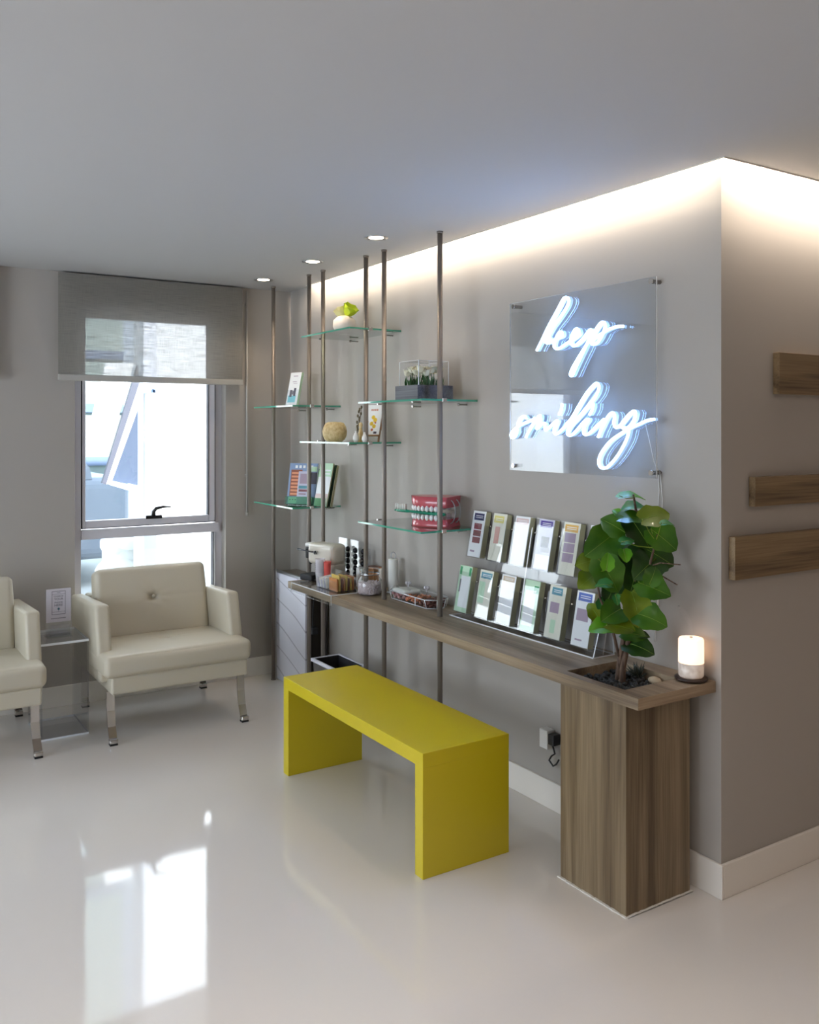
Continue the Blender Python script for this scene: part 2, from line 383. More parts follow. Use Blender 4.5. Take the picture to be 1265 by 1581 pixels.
# ------------------------------------------------------------------ roller blinds
def blind(x0, x1, zb, label):
    t = thing('roller_blind', label, 'blind', ((x0+x1)/2, YB-.05, zb))
    b = B(); bx(b, x0, x1, YB-.052, YB-.051, zb+.03, H-.012); obj('blind_fabric', b, 'blind_fabric', t)
    b = B(); bx(b, x0-.002, x1+.002, YB-.062, YB-.044, zb, zb+.036, bev=.004); obj('bottom_bar', b, 'blind_bar', t)
    b = B(); tube(b, [(x0+.01, YB-.028, H-.03), (x1-.01, YB-.028, H-.03)], .022, 14); obj('roller', b, 'blind_bar', t)
    return t
blind(1.058, 2.178, 1.886, 'grey woven roller blind half lowered over the window behind the armchair')
blind(-.24, .745, 1.886, 'roller blind half lowered over the window left of the frame')
b = B(); tube(b, [(2.222, YB-.02, H-.02), (2.222, YB-.02, 1.06)], .0075); tube(b, [(2.222, YB-.02, 1.07), (2.222, YB-.02, 1.045)], .009)
bx(b, 2.214, 2.23, YB-.02, YB, 2.40, 2.42); bx(b, 2.214, 2.23, YB-.02, YB, 1.3, 1.315)
tag(obj('blind_wand', b, 'blind_bar'), 'thin beige control wand hanging beside the window blind', 'wand')

# ------------------------------------------------------------------ downlights
for (u, v), lab in zip(((407, 432), (483, 404), (581, 367)), ('round recessed ceiling downlight nearest the window wall', 'middle of the three round ceiling downlights above the poles', 'round recessed ceiling downlight nearest the camera, largest of the three')):
    p = pZ(u, v, H)
    t = thing('downlight', lab, 'ceiling light', p, 'recessed ceiling downlights')
    b = B(); lathe(b, [(.036, 0), (.056, -.003), (.058, -.001), (.058, 0)], p, 32, caps=False); obj('trim_ring', b, 'steel', t)
    b = B(); lathe(b, [(.034, -.0015), (.036, -.001)], p, 32); obj('lens', b, 'lamp_glow', t)
    light('downlight_beam', 'SPOT', (p.x, p.y, H-.012), 9, (1, .80, .60), spot_size=1.9, spot_blend=.7, shadow_soft_size=.03, direction=(0, 0, -1))

# ------------------------------------------------------------------ poles
PXX = 2.345; PY = []
plabs = ['slim bronze metal pole nearest the back wall', 'slim bronze pole second from the back wall, at the counter end', 'slim bronze pole third from the back wall, beside the coffee machine', 'slim bronze pole fourth from the back wall, behind the jar of white candy', 'slim bronze pole fifth from the back wall, between jar and clear candy dish', 'slim bronze pole nearest the camera, in front of the teeth model']
for u, lab in zip((422.3, 477.4, 499.0, 565.2, 593.3, 679.5), plabs):
    y = pX(u, 664, PXX).y; PY.append(y)
    t = thing('metal_pole', lab, 'pole', (PXX, y, 0), 'floor to ceiling poles holding the glass shelves')
    b = B(); lathe(b, [(.0125, 0), (.0125, H)], (PXX, y, 0), 20); obj('shaft', b, 'pole_metal', t)
    b = B(); lathe(b, [(.015, 0), (.015, .008)], (PXX, y, 0), 20); obj('collar', b, 'pole_metal', t)
    b = B(); lathe(b, [(.015, H-.01), (.015, H)], (PXX, y, 0), 20); obj('collar', b, 'pole_metal', t)

# ------------------------------------------------------------------ glass shelves
SH = {'A': (4.052, 4.62, 2.13), 'B': (4.737, 5.31, 1.742), 'C': (3.373, 3.957, 1.738), 'D': (4.053, 4.64, 1.532), 'E': (4.737, 5.31, 1.143), 'F': (3.376, 3.96, 1.134)}
SL = {'A': 'highest glass shelf, holding the round white vase', 'B': 'glass shelf at the back holding one white brochure holder', 'C': 'glass shelf holding the planter box under a clear cover', 'D': 'glass shelf holding the round beige disc and small easel', 'E': 'glass shelf at the back holding the rack of magazines', 'F': 'lowest glass shelf near the brochure rack, holding the teeth model'}
TOP = {}
for k, (y0, y1, z) in SH.items():
    th = .009; TOP[k] = z+th/2
    t = thing('glass_shelf', SL[k], 'shelf', ((2.22+XS)/2, (y0+y1)/2, z-th/2), 'clear glass wall shelves')
    b = B(); bx(b, 2.22, XS-.004, y0, y1, z-th/2, z+th/2, {'*': 1, '+z': 0, '-z': 0}); obj('glass_plate', b, ['shelf_glass', 'glass_edge'], t)
    for yy in (y0+.09, y1-.09):
        b = B(); lathe(b, [(.004, 0), (.004, .045), (.007, .046), (.007, .054)], (XS, yy, z-th/2-.012), 16, axis=(-1, 0, 0)); obj('support_pin', b, 'chrome', t)
    for yy in (y0, y1):
        b = B(); s = -1 if yy == y0 else 1
        bx(b, PXX-.012, PXX+.012, yy-.006, yy+.006, z-.009, z+.009, bev=.002); obj('pole_clamp', b, 'chrome', t)

# ------------------------------------------------------------------ counter, column, planter
ZC, ZB = .737, .699
b = B(); x0, x1, ya, yb_ = 2.160, XS-.001, 2.018, 4.67; hx0, hx1, hy0, hy1 = 2.198, 2.455, 2.113, 2.392
bx(b, x0, x1, ya, hy0, ZB, ZC, {'*': 0, '-y': 1}); bx(b, x0, x1, hy1, yb_, ZB, ZC); bx(b, x0, hx0, hy0, hy1, ZB, ZC); bx(b, hx1, x1, hy0, hy1, ZB, ZC)
tag(obj('countertop', b, ['wood_y', 'wood_x']), 'long grey-brown wood wall counter with a square planting hole at its near end', 'counter')
cx0, cx1, cy0, cy1 = 2.176, 2.487, 2.085, 2.401; tk = .02
t = thing('planter_column', 'square grey-brown wooden pedestal carrying the near end of the counter', 'column', ((cx0+cx1)/2, (cy0+cy1)/2, 0))
for nm, a in (('front_panel', (cx0, cx0+tk, cy0, cy1)), ('side_panel', (cx0+tk, cx1, cy0, cy0+tk)), ('back_panel', (cx1-tk, cx1, cy0+tk, cy1)), ('side_panel', (cx0+tk, cx1-tk, cy1-tk, cy1))):
    b = B(); bx(b, *a, 0, ZB-.0005, bev=.0008, seg=1); obj(nm, b, 'wood_z', t)
b = B()
for i in range(60):
    s = i/59
    for (x, y, dx, dy) in ((cx0-.004, cy0+(cy1-cy0)*s, .008, .008), (cx0+(cx1-cx0)*s, cy0-.004, .008, .008)):
        r = .003+.004*random.random(); bx(b, x-r*.8, x+.006, y-.005, y+.007, 0, r*.7) if dx else None
struct(obj('trim_2', b, 'caulk'))

mat('soil', (30, 26, 22), .95); vary(mat('pebble', (60, 62, 62), .6), (12, 14, 15), (60, 62, 60), (60, 60, 60), .3, .7)
mat('pale_stone', (196, 178, 150), .7); mat('bark', (92, 70, 56), .8); noise_bump(M['bark'], (40, 40, 160), .5, .004)
vary(M['bark'], (66, 48, 38), (124, 100, 82), (120, 120, 12))
b = B(); bx(b, cx0+tk+.001, cx1-tk-.001, cy0+tk+.001, cy1-tk-.001, .52, .698); 
so = tag(obj('soil_bed', b, 'soil'), 'dark soil and dark pebbles filling the planting hole', 'soil')
b = B()
for i in range(420):
    x = random.uniform(hx0+.01, hx1-.01); y = random.uniform(hy0+.01, hy1-.01); r = random.uniform(.005, .011)
    ball(b, (x, y, .698+r*.5+random.uniform(0, .008)), r, s=(1, random.uniform(.7, 1.2), random.uniform(.5, .8)), u=7, v=4)
p_ = obj('pebbles', b, 'pebble', so); p_['kind'] = 'stuff'
for (u, v, r, m_, lab) in ((1020, 1049, .020, 'pale_stone', 'tan rounded stone at the right corner of the planting hole'), (958, 1050, .008, 'pale_stone', 'small pale pebble at the foot of the stems'), (968, 1024, .017, 'pebble', 'grey oblong stone behind the stems in the planting hole')):
    p = pZ(u, v, .712); p.x = min(p.x, hx1-.02); b = B(); ball(b, p, r, s=(1.1, 1.3, .75), u=12, v=8)
    for q in b.verts: q.co += noise.noise_vector(q.co*40)*.002
    tag(obj('stone', b, m_), lab, 'stone')
mat('succulent_leaf', (52, 62, 52), .5)
p = pZ(1001, 1044, .705); p.x = min(p.x, hx1-.025); b = B()
for i in range(34):
    a = random.uniform(0, 2*PI); el = random.uniform(.5, 1.4); L = random.uniform(.035, .062)
    d = Vector((math.cos(a)*math.cos(el), math.sin(a)*math.cos(el), math.sin(el)))
    tube(b, [p, p+d*L*.5, p+d*L+Vector((0, 0, .004))], [.0032, .0028, .0004], 5)
tag(obj('succulent', b, 'succulent_leaf'), 'small dark spiky succulent behind the tan stone', 'plant')

# plant ------------------------------------------------------------
def leafmat(name, c, c2):
    m = mat(name, c, .42, coat=.12); vary(m, c, c2, (14, 14, 14), .35, .65, 2); return m
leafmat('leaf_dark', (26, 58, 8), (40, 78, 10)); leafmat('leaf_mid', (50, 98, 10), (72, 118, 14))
leafmat('leaf_bright', (80, 146, 18), (102, 162, 24)); leafmat('leaf_olive', (90, 112, 8), (116, 134, 14)); leafmat('leaf_teal', (44, 112, 50), (66, 140, 66))  # teal tone paints a bluish sheen into the colour of shiny leaves
mat('leaf_vein', (120, 150, 50), .5)
PB = Vector((2.335, 2.27, .66))
plant = thing('potted_plant', 'leafy green shrub with big rounded leaves growing from the planting hole', 'plant', PB)
stems = [[(2.34, 2.285, .655), (2.335, 2.27, .76), (2.33, 2.245, .86), (2.365, 2.235, 1.0), (2.39, 2.235, 1.15), (2.375, 2.225, 1.30), (2.335, 2.203, 1.375)],
         [(2.33, 2.255, .655), (2.332, 2.25, .76), (2.34, 2.228, .87), (2.36, 2.20, .98), (2.37, 2.17, 1.1), (2.375, 2.13, 1.24)],
         [(2.325, 2.262, .80), (2.31, 2.28, .90), (2.29, 2.32, 1.0), (2.28, 2.34, 1.12), (2.27, 2.35, 1.22)]]
for i, s in enumerate(stems):
    b = B(); n_ = len(s); r0 = (.0125, .012, .006)[i]
    tube(b, s, [r0*(1-.72*k/(n_-1)) for k in range(n_)], 10); obj('stem', b, 'bark', plant)
allst = []
for s in stems:
    for a, c in zip(s, s[1:]):
        for k in range(6): allst.append(Vector(a).lerp(Vector(c), k/6))
NC = -CF
LEAVES = [  # u, v, width px, tip angle, tilt (0 face on), x, tone
 (977, 765, 42, 5, 78, 2.33, 'bright'), (976, 783, 34, 200, 72, 2.36, 'teal'), (953, 790, 20, 130, 40, 2.34, 'bright'), (978, 797, 40, -10, 62, 2.33, 'mid'),
 (1014, 795, 44, 20, 40, 2.35, 'olive'), (947, 810, 44, 150, 22, 2.31, 'mid'), (1032, 806, 20, 10, 72, 2.36, 'teal'), (928, 840, 56, 215, 12, 2.30, 'mid'),
 (990, 822, 58, -60, 20, 2.37, 'dark'), (1026, 832, 48, -40, 15, 2.39, 'mid'), (911, 866, 42, 190, 20, 2.27, 'olive'), (939, 866, 27, 80, 10, 2.25, 'bright'),
 (970, 833, 22, 30, 55, 2.29, 'teal'), (966, 857, 22, -85, 40, 2.30, 'bright'), (1012, 855, 66, -30, 15, 2.40, 'dark'), (999, 874, 60, -150, 35, 2.35, 'dark'),
 (942, 888, 56, -60, 15, 2.28, 'mid'), (932, 901, 26, 170, 60, 2.24, 'teal'), (908, 895, 36, 210, 30, 2.28, 'olive'), (980, 893, 52, -110, 20, 2.37, 'dark'),
 (1010, 886, 32, 60, 25, 2.31, 'mid'), (1011, 908, 54, -20, 25, 2.34, 'mid'), (953, 925, 16, -80, 30, 2.27, 'teal'), (945, 912, 40, -120, 30, 2.33, 'dark'),
 (984, 940, 52, -80, 18, 2.31, 'olive'), (1006, 954, 50, -18, 30, 2.33, 'mid'), (932, 930, 24, 60, 30, 2.30, 'teal'), (919, 944, 32, 120, 25, 2.29, 'olive'),
 (946, 947, 44, 200, 35, 2.27, 'mid'), (928, 968, 38, 195, 50, 2.25, 'bright'), (960, 966, 44, -25, 55, 2.28, 'olive'), (980, 978, 36, -10, 45, 2.33, 'mid'),
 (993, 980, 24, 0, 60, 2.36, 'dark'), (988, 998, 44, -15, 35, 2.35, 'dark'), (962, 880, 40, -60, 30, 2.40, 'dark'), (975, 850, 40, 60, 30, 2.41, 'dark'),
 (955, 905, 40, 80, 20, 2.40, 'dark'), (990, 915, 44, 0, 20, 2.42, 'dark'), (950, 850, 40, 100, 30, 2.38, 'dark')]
for (u, v, wpx, ang, tilt, x, tone) in LEAVES:
    c = pX(u, v, x); dep = (c-Vector((0, 0, CAM_H))).dot(CF); L = wpx/FPX*dep*random.uniform(.96, 1.1); W = L*random.uniform(.82, .98)
    a = math.radians(ang); td = CR*math.cos(a)+UP*math.sin(a); sd = td.cross(NC).normalized()
    tl = math.radians(tilt); n_ = NC*math.cos(tl)+UP*math.sin(tl); 
    n_.normalize(); sd2 = sd
    if abs(td.z) < .6 and tilt > 35: td2 = td-n_*td.dot(n_)
    else:
        td2 = td*math.cos(tl)+NC*math.sin(tl)*(-1 if td.z > 0 else 1)
    td2.normalize(); sd2 = td2.cross(n_).normalized(); n_ = sd2.cross(td2).normalized()
    if n_.dot(NC) < 0: n_ = -n_
    base = c-td2*L*.5
    b = B(); NL, NW = 12, 6; g = []
    curl = random.uniform(.1, .5); fold = random.uniform(.12, .42); ph = random.uniform(0, 6)
    for i in range(NL+1):
        s = i/NL; wd = (math.sin(PI*min(1, s*.94+.06))**.6)*(1-.25*s)*(1+.07*math.sin(s*17+ph)) if s < 1 else .02
        row = []
        for j in range(NW+1):
            q = j/NW*2-1
            pos = base+td2*(L*(s-.06*abs(q)*(1-s)*2))+sd2*(W*.56*wd*q)
            h = -curl*L*(s-.4)**2*1.6+fold*L*abs(q)**1.3*wd*.5-.004+.012*L*8*math.sin(ph+s*7)*abs(q)**2*.25
            row.append(b.verts.new(pos+n_*h))
        g.append(row)
    for i in range(NL):
        for j in range(NW):
            f = b.faces.new((g[i][j], g[i][j+1], g[i+1][j+1], g[i+1][j])); f.smooth = True
    vein = [g[i][NW//2].co+n_*.0006 for i in range(0, NL+1, 3)]; tube(b, vein, [.0014, .0012, .001, .0008, .0004], 4, mi=2)
    near = min(allst, key=lambda q: (q-base).length+max(0, q.z-base.z)*1.5)
    mid = near.lerp(base, .5)+Vector((0, 0, -.006))
    tube(b, [near, mid, base], [.0022, .0018, .0015], 5, mi=1)
    obj('leaf', b, ['leaf_'+tone, 'leaf_olive', 'leaf_vein'], plant, flip=False)
for pts in ([pX(985, 880, 2.37), pX(1020, 869, 2.38), pX(1051, 872, 2.38)], [pX(980, 890, 2.37), pX(1022, 889, 2.38), pX(1046, 903, 2.38)]):
    b = B(); tube(b, pts, [.003, .0026, .0018], 6); obj('twig', b, 'bark', plant)

# diffuser ---------------------------------------------------------
dc = Vector((2.480, 2.074, ZC))
dif = thing('aroma_diffuser', 'small glowing white cylinder diffuser on a dark saucer at the counter corner', 'diffuser', dc)
m = mat('marble_base', (232, 228, 222), .35); vary(m, (214, 208, 200), (240, 236, 230), (30, 30, 30), .4, .55)
b_ = m.node_tree.nodes['Principled BSDF']; b_.inputs['Emission Color'].default_value = srgb(255, 200, 160); b_.inputs['Emission Strength'].default_value = .12
mat('diffuser_glow', (255, 240, 228), .4, emit=(255, 208, 172), es=1.7); mat('dark_wood', (52, 34, 26), .4)
b = B(); lathe(b, [(.050, 0), (.056, .006), (.056, .011), (.045, .012)], dc, 36); obj('saucer', b, 'dark_wood', dif)
b = B(); lathe(b, [(.038, .012), (.0425, .018), (.043, .062)], dc, 36); obj('water_base', b, 'marble_base', dif)
b = B(); lathe(b, [(.043, .0625), (.0425, .140), (.040, .145), (.016, .1455), (.015, .142)], dc, 36); obj('glowing_cover', b, 'diffuser_glow', dif)
b = B(); lathe(b, [(.004, .142), (.006, .149), (.003, .1495)], dc, 14); obj('mist_nozzle', b, 'white_plastic', dif)
m = bpy.data.materials.new('mist'); m.use_nodes = True; M['mist'] = m; n, l = m.node_tree.nodes, m.node_tree.links; n.clear()
o_ = n.new('ShaderNodeOutputMaterial'); vs = n.new('ShaderNodeVolumeScatter'); vs.inputs['Color'].default_value = (1, 1, 1, 1); vs.inputs['Density'].default_value = 3.2; l.new(vs.outputs[0], o_.inputs[1])
b = B(); tube(b, [dc+Vector(q) for q in ((0, 0, .150), (.0, .0, .17), (.004, .012, .20), (.0, .03, .225), (.008, .06, .245))], [.004, .006, .009, .012, .004], 10)
tag(obj('mist_wisp', b, 'mist'), 'faint wisp of white mist rising from the glowing diffuser', 'mist')

# ------------------------------------------------------------------ wall planks on the corner wall
for (xa, z0, z1, lab) in ((2.822, 1.729, 1.877, 'highest of the three wooden boards on the corner wall'), (2.686, 1.333, 1.436, 'narrow middle wooden board on the corner wall'), (2.577, 1.086, 1.233, 'lowest wooden board on the corner wall, closest to the corner')):
    b = B(); bx(b, xa, 4.6, YC-.028, YC-.001, z0, z1, bev=.001, seg=1); tag(obj('wall_board', b, 'plank_wood'), lab, 'board', 'wooden boards mounted on the corner wall')

# ------------------------------------------------------------------ neon sign
SX = 2.498
p0, p1, p2, p3 = (2.247, 3.086, 1.424, 2.158)
sign = thing('neon_sign', 'white neon lettering reading keep smiling on a clear acrylic panel', 'neon sign', (SX, (p0+p1)/2, p2))
b = B(); bx(b, SX, SX+.006, p0, p1, p2, p3, {'*': 1, '-x': 0, '+x': 0}); obj('acrylic_panel', b, ['sign_acrylic', 'acrylic_edge'], sign)
for y in (p0+.02, p1-.03):
    for z in (p2+.02, p3-.016):
        b = B(); lathe(b, [(.008, 0), (.008, XS-SX), (.010, XS-SX+.001), (.010, XS-SX+.008)], (XS, y, z), 18, axis=(-1, 0, 0)); obj('standoff', b, 'chrome', sign)
NXP = SX-.013
ST = [('A', [(75, 770), (150, 620), (220, 470), (330, 270), (420, 100), (465, 78), (495, 115), (470, 200), (380, 340), (290, 460), (225, 580), (195, 650), (215, 670), (250, 640), (235, 600), (250, 650)]),
 ('A', [(180, 655), (215, 672), (270, 655), (330, 615), (400, 585), (405, 535), (370, 530), (325, 610), (298, 700), (325, 745), (380, 735), (460, 680), (540, 625), (620, 560), (618, 500), (580, 490), (535, 570), (515, 660), (550, 708), (600, 690), (680, 610), (760, 505), (785, 500)]),
 ('A', [(785, 500), (770, 590), (730, 680), (660, 830), (580, 1000), (540, 1090), (512, 1085), (535, 1010), (620, 860), (720, 700), (800, 570), (890, 430), (940, 398), (966, 440), (940, 540), (880, 650), (820, 688), (785, 672), (800, 620), (900, 560), (1000, 500), (1070, 472), (1135, 455), (1205, 455)]),
 ('B', [(345, 700), (325, 662), (275, 670), (215, 750), (200, 850), (195, 930), (155, 1000), (108, 1005), (92, 960), (130, 895), (230, 815), (360, 752), (440, 720), (490, 690), (450, 790), (390, 900), (340, 1005)]),
 ('B', [(360, 960), (430, 840), (530, 680), (575, 655), (565, 730), (515, 845), (530, 860), (600, 785), (645, 775), (645, 850), (670, 885), (740, 820), (830, 740), (850, 745), (805, 850), (800, 925), (840, 950), (920, 885), (1010, 790), (1080, 700)]),
 ('B', [(930, 455), (915, 560), (875, 640)]),
 ('C', [(-55, 680), (20, 600), (120, 430), (230, 250), (340, 125), (380, 110), (408, 160), (370, 270), (270, 400), (130, 570), (10, 700), (-30, 770), (-30, 820), (20, 830), (100, 760), (210, 630), (262, 612), (205, 700), (190, 790), (222, 825), (290, 790), (400, 680), (480, 605)]),
 ('C', [(490, 610), (440, 740), (395, 860)]), ('C', [(430, 770), (520, 590), (590, 515), (625, 560), (612, 660), (640, 722), (700, 695), (800, 570), (880, 498), (918, 520), (890, 630), (820, 715), (750, 735), (715, 705)]),
 ('C', [(830, 720), (800, 870), (710, 1050), (610, 1190), (510, 1285), (430, 1278), (402, 1200), (440, 1080), (560, 920), (700, 815), (830, 740), (960, 680), (1080, 625), (1180, 608)]),
 ('C', [(325, 385), (315, 470), (275, 545)])]
OO = {'A': (820, 450, 8.433), 'B': (780, 580, 10.54), 'C': (880, 580, 9.036)}
def smooth(pts, n=4):
    out = []
    for i in range(len(pts)-1):
        a, b_, c, d = (pts[max(i-1, 0)], pts[i], pts[i+1], pts[min(i+2, len(pts)-1)])
        for k in range(n):
            t = k/n; out.append(.5*((2*b_)+(-a+c)*t+(2*a-5*b_+4*c-d)*t*t+(-a+3*b_-3*c+d)*t**3))
    out.append(pts[-1]); return out
for key, pts in ST:
    o = OO[key]; P = smooth([pX(o[0]+x/o[2], o[1]+y/o[2], NXP-.006) for x, y in pts])
    b = B(); tube(b, P, .0046, 8, mi=0, flat=(1, 0, 0)); tb = obj('neon_tube', b, ['neon'], sign)
    b = B(); prev = None
    for i, q in enumerate(P):
        d = P[min(i+1, len(P)-1)]-P[max(i-1, 0)]; s = Vector((0, -d.z, d.y)).normalized()*.0048
        r = [b.verts.new(Vector((NXP-.003, q.y, q.z))+s), b.verts.new(Vector((SX-.0006, q.y, q.z))+s), b.verts.new(Vector((SX-.0006, q.y, q.z))-s), b.verts.new(Vector((NXP-.003, q.y, q.z))-s)]
        if prev:
            for k in range(4): b.faces.new((prev[k], prev[(k+1) % 4], r[(k+1) % 4], r[k]))
        else: b.faces.new(r)
        prev = r
    b.faces.new(prev); obj('tube_backing', b, 'neon_body', tb)
b = B(); q = [pX(997, 655, 2.50), pX(1003, 680, 2.50), pX(1010, 712, 2.50), pX(1017, 728, 2.535), pX(1018, 760, 2.535), pX(1016, 790, 2.535), pX(1019, 850, 2.535), pX(1017, 930, 2.535), pX(1010, 990, 2.535)]
tube(b, q, .0016, 6); obj('cable', b, 'white_plastic', sign)
b = B(); q = [pX(1019, 728, 2.532), pX(1023, 770, 2.532), pX(1020, 850, 2.532), pX(1012, 990, 2.532)]; tube(b, q, .0016, 6); obj('cable', b, 'white_plastic', sign)

# ------------------------------------------------------------------ bench
bx0, bx1, by0, by1, bh, th_ = 1.748, 2.140, 2.648, 3.828, .449, .052
t = thing('yellow_bench', 'long low bright yellow waterfall bench beside the counter', 'bench', ((bx0+bx1)/2, (by0+by1)/2, 0))
b = B(); bx(b, bx0, bx1, by0, by1, bh-th_, bh, bev=.0015, seg=2); obj('seat_board', b, 'yellow_lacquer', t)
for a, c in ((by0, by0+th_), (by1-th_, by1)):
    b = B(); bx(b, bx0+.0003, bx1-.0003, a+.0003, c-.0003, 0, bh-th_+.001, bev=.001, seg=1); obj('side_panel', b, 'yellow_lacquer', t)

# ------------------------------------------------------------------ armchairs
def armchair():
    X0, X1, YF = 1.125, 1.912, 4.60; t = thing('armchair', 'cream leather armchair with buttoned back in front of the window', 'armchair', ((X0+X1)/2, 5.0, 0), 'cream leather armchairs with chrome legs')
    b = B(); cushion(b, X0, X1, YF, 5.08, .340, .452, .030, .010, dimple=(2, 1, .0, .05, .026))
    obj('seat_cushion', b, 'leather', t)
    b = B(); bx(b, X0+.035, X1-.02, YF+.012, 5.28, .255, .345, bev=.012, seg=3); obj('seat_base', b, 'leather', t)
    R = Matrix.Translation((0, 5.06, .43)) @ Matrix.Rotation(math.radians(-14), 4, 'X')
    b = B(); cushion(b, X0+.082, X1-.072, 0, .125, .0, .40, .030, .008, dimple=(1, -1, .0, .02, .030), T=R); obj('back_cushion', b, 'leather', t)
    bt = B(); ball(bt, Vector(((X0+X1)/2+.005, 5.122, .645)), .010, s=(1, .6, 1), u=12, v=8); obj('button', bt, 'leather', t)
    for s in (0, 1):
        a, c = (X0-.005, X0+.072) if not s else (X1-.072, X1+.003)
        b = B(); hexa(b, [(a, 4.70, .30), (c, 4.70, .30), (c, 5.33, .30), (a, 5.33, .30), (a, 4.80, .685), (c, 4.80, .685), (c, 5.38, .655), (a, 5.38, .655)], 0, .020, 4); obj('armrest', b, 'leather', t)
    b = B(); hexa(b, [(X0+.07, 5.20, .30), (X1-.07, 5.20, .30), (X1-.07, 5.32, .30), (X0+.07, 5.32, .30), (X0+.07, 5.28, .66), (X1-.07, 5.28, .66), (X1-.07, 5.37, .66), (X0+.07, 5.37, .66)], 0, .015, 2); obj('back_frame', b, 'leather', t)
    for (x, y, sx, sy) in ((1.165, 4.66, .008, -.02), (1.863, 4.65, .012, -.02), (1.180, 5.28, .018, .085), (1.872, 5.28, .03, .085)):
        b = B(); w_ = .020; d_ = .0065; pts = [(0, .265), (.12, .17), (.45, .09), (1, .030)]
        prev = None
        for f_, z in pts:
            cx, cy = x+sx*f_, y+sy*f_
            r = [b.verts.new((cx-w_, cy-d_, z)), b.verts.new((cx+w_, cy-d_, z)), b.verts.new((cx+w_, cy+d_, z)), b.verts.new((cx-w_, cy+d_, z))]
            if prev:
                for k in range(4): b.faces.new((prev[k], prev[(k+1) % 4], r[(k+1) % 4], r[k]))
            else: b.faces.new(r)
            prev = r
        b.faces.new(prev); lg = obj('leg', b, 'chrome', t)
        fx, fy = x+sx, y+sy; b = B(); bx(b, fx-.021, fx+.021, fy-.028, fy+.010, .008, .034, bev=.007, seg=3); bx(b, fx-.019, fx+.019, fy-.026, fy+.008, 0, .009, 1); obj('foot', b, ['chrome', 'rubber'], lg)
    return t
ch = armchair()
dup(ch, ch.location+Vector((-1.056, .03, 0)), 'cream leather armchair cut off by the left edge of the photo')

# ------------------------------------------------------------------ acrylic side table and sign
tx0, tx1, ty0, ty1, tz = .868, 1.108, 4.875, 5.22, .50
t = thing('side_table', 'clear acrylic box side table between the two armchairs', 'side table', ((tx0+tx1)/2, (ty0+ty1)/2, 0))
for nm, a in (('table_top', (tx0, tx1, ty0, ty1, tz-.012, tz)), ('base_plate', (tx0, tx1, ty0, ty1, 0.0, .01)), ('side_panel', (tx0, tx0+.01, ty0, ty1, .01, tz-.012)), ('side_panel', (tx1-.01, tx1, ty0, ty1, .01, tz-.012))):
    b = B()
    mi = {'*': 1, '+z': 0, '-z': 0} if 'plate' in nm or 'top' in nm else {'*': 0}
    bx(b, *a, mi); obj(nm, b, ['acrylic_haze' if nm != 'side_panel' else 'acrylic', 'acrylic_edge'], t)
sx0, sx1, sy = .925, 1.05, 5.03
t = thing('sign_holder', 'clear acrylic sign holder on the side table', 'sign holder', ((sx0+sx1)/2, sy, tz))
b = B(); bx(b, sx0-.003, sx1+.003, sy-.004, sy-.002, tz, tz+.255); bx(b, sx0-.003, sx1+.003, sy+.003, sy+.005, tz, tz+.255); bx(b, sx0-.003, sx1+.003, sy-.04, sy+.05, tz, tz+.003, 0); obj('acrylic_stand', b, 'acrylic', t)
b = B(); bx(b, sx0+.015, sx1-.012, sy-.034, sy-.010, tz+.004, tz+.062, bev=.002); obj('card_pocket', b, 'acrylic_haze', t)
mat('sign_paper', (222, 214, 220), .5); mat('ink', (70, 66, 78), .6); mat('teal_ink', (40, 92, 108), .6)
b = B(); bx(b, sx0, sx1, sy-.0012, sy+.0012, tz+.075, tz+.252)
U_, V_ = Vector((1, 0, 0)), Vector((0, 0, 1)); f0 = Vector(((sx0+sx1)/2, sy-.0012, tz+.075)); 
def rectline(bm, o, w_, h_, t_, mi):
    for (a, c, d, e) in ((-w_/2, 0, w_, t_), (-w_/2, h_-t_, w_, t_), (-w_/2, 0, t_, h_), (w_/2-t_, 0, t_, h_)): quad(bm, Vector(o)+U_*a+V_*c+Vector((0, -.0005, 0)), U_*d, V_*e, mi)
rectline(b, f0+V_*.040, .070, .125, .0022, 1); quad(b, f0+U_*-.034+V_*.148+Vector((0, -.0006, 0)), U_*.068, V_*.0012, 1); quad(b, f0+U_*-.034+V_*.054+Vector((0, -.0006, 0)), U_*.068, V_*.0012, 1); quad(b, f0+U_*-.009+V_*.1555+Vector((0, -.0006, 0)), U_*.018, V_*.002, 1)
for i, (s, sz) in enumerate((('CHARGE', .0125), ('YOUR', .0165), ('PHONE', .0125), ('HERE', .0185))):
    text_into(b, s, sz, f0+V_*(.1335-.0165*i), U_, V_, 1, .0012)
ball(b, f0+V_*.070+Vector((0, -.001, 0)), .006, 2, (1, .1, 1.1), 10, 6); quad(b, f0+U_*-.0008+V_*.056+Vector((0, -.0008, 0)), U_*.0016, V_*.012, 2)
for k in range(9): quad(b, f0+U_*(-.038+.0085*k)+V_*.018+Vector((0, -.0008, 0)), U_*.0055, V_*.0045, 1)
tag(obj('phone_sign', b, ['sign_paper', 'ink', 'teal_ink']), 'small printed card reading charge your phone here', 'sign')

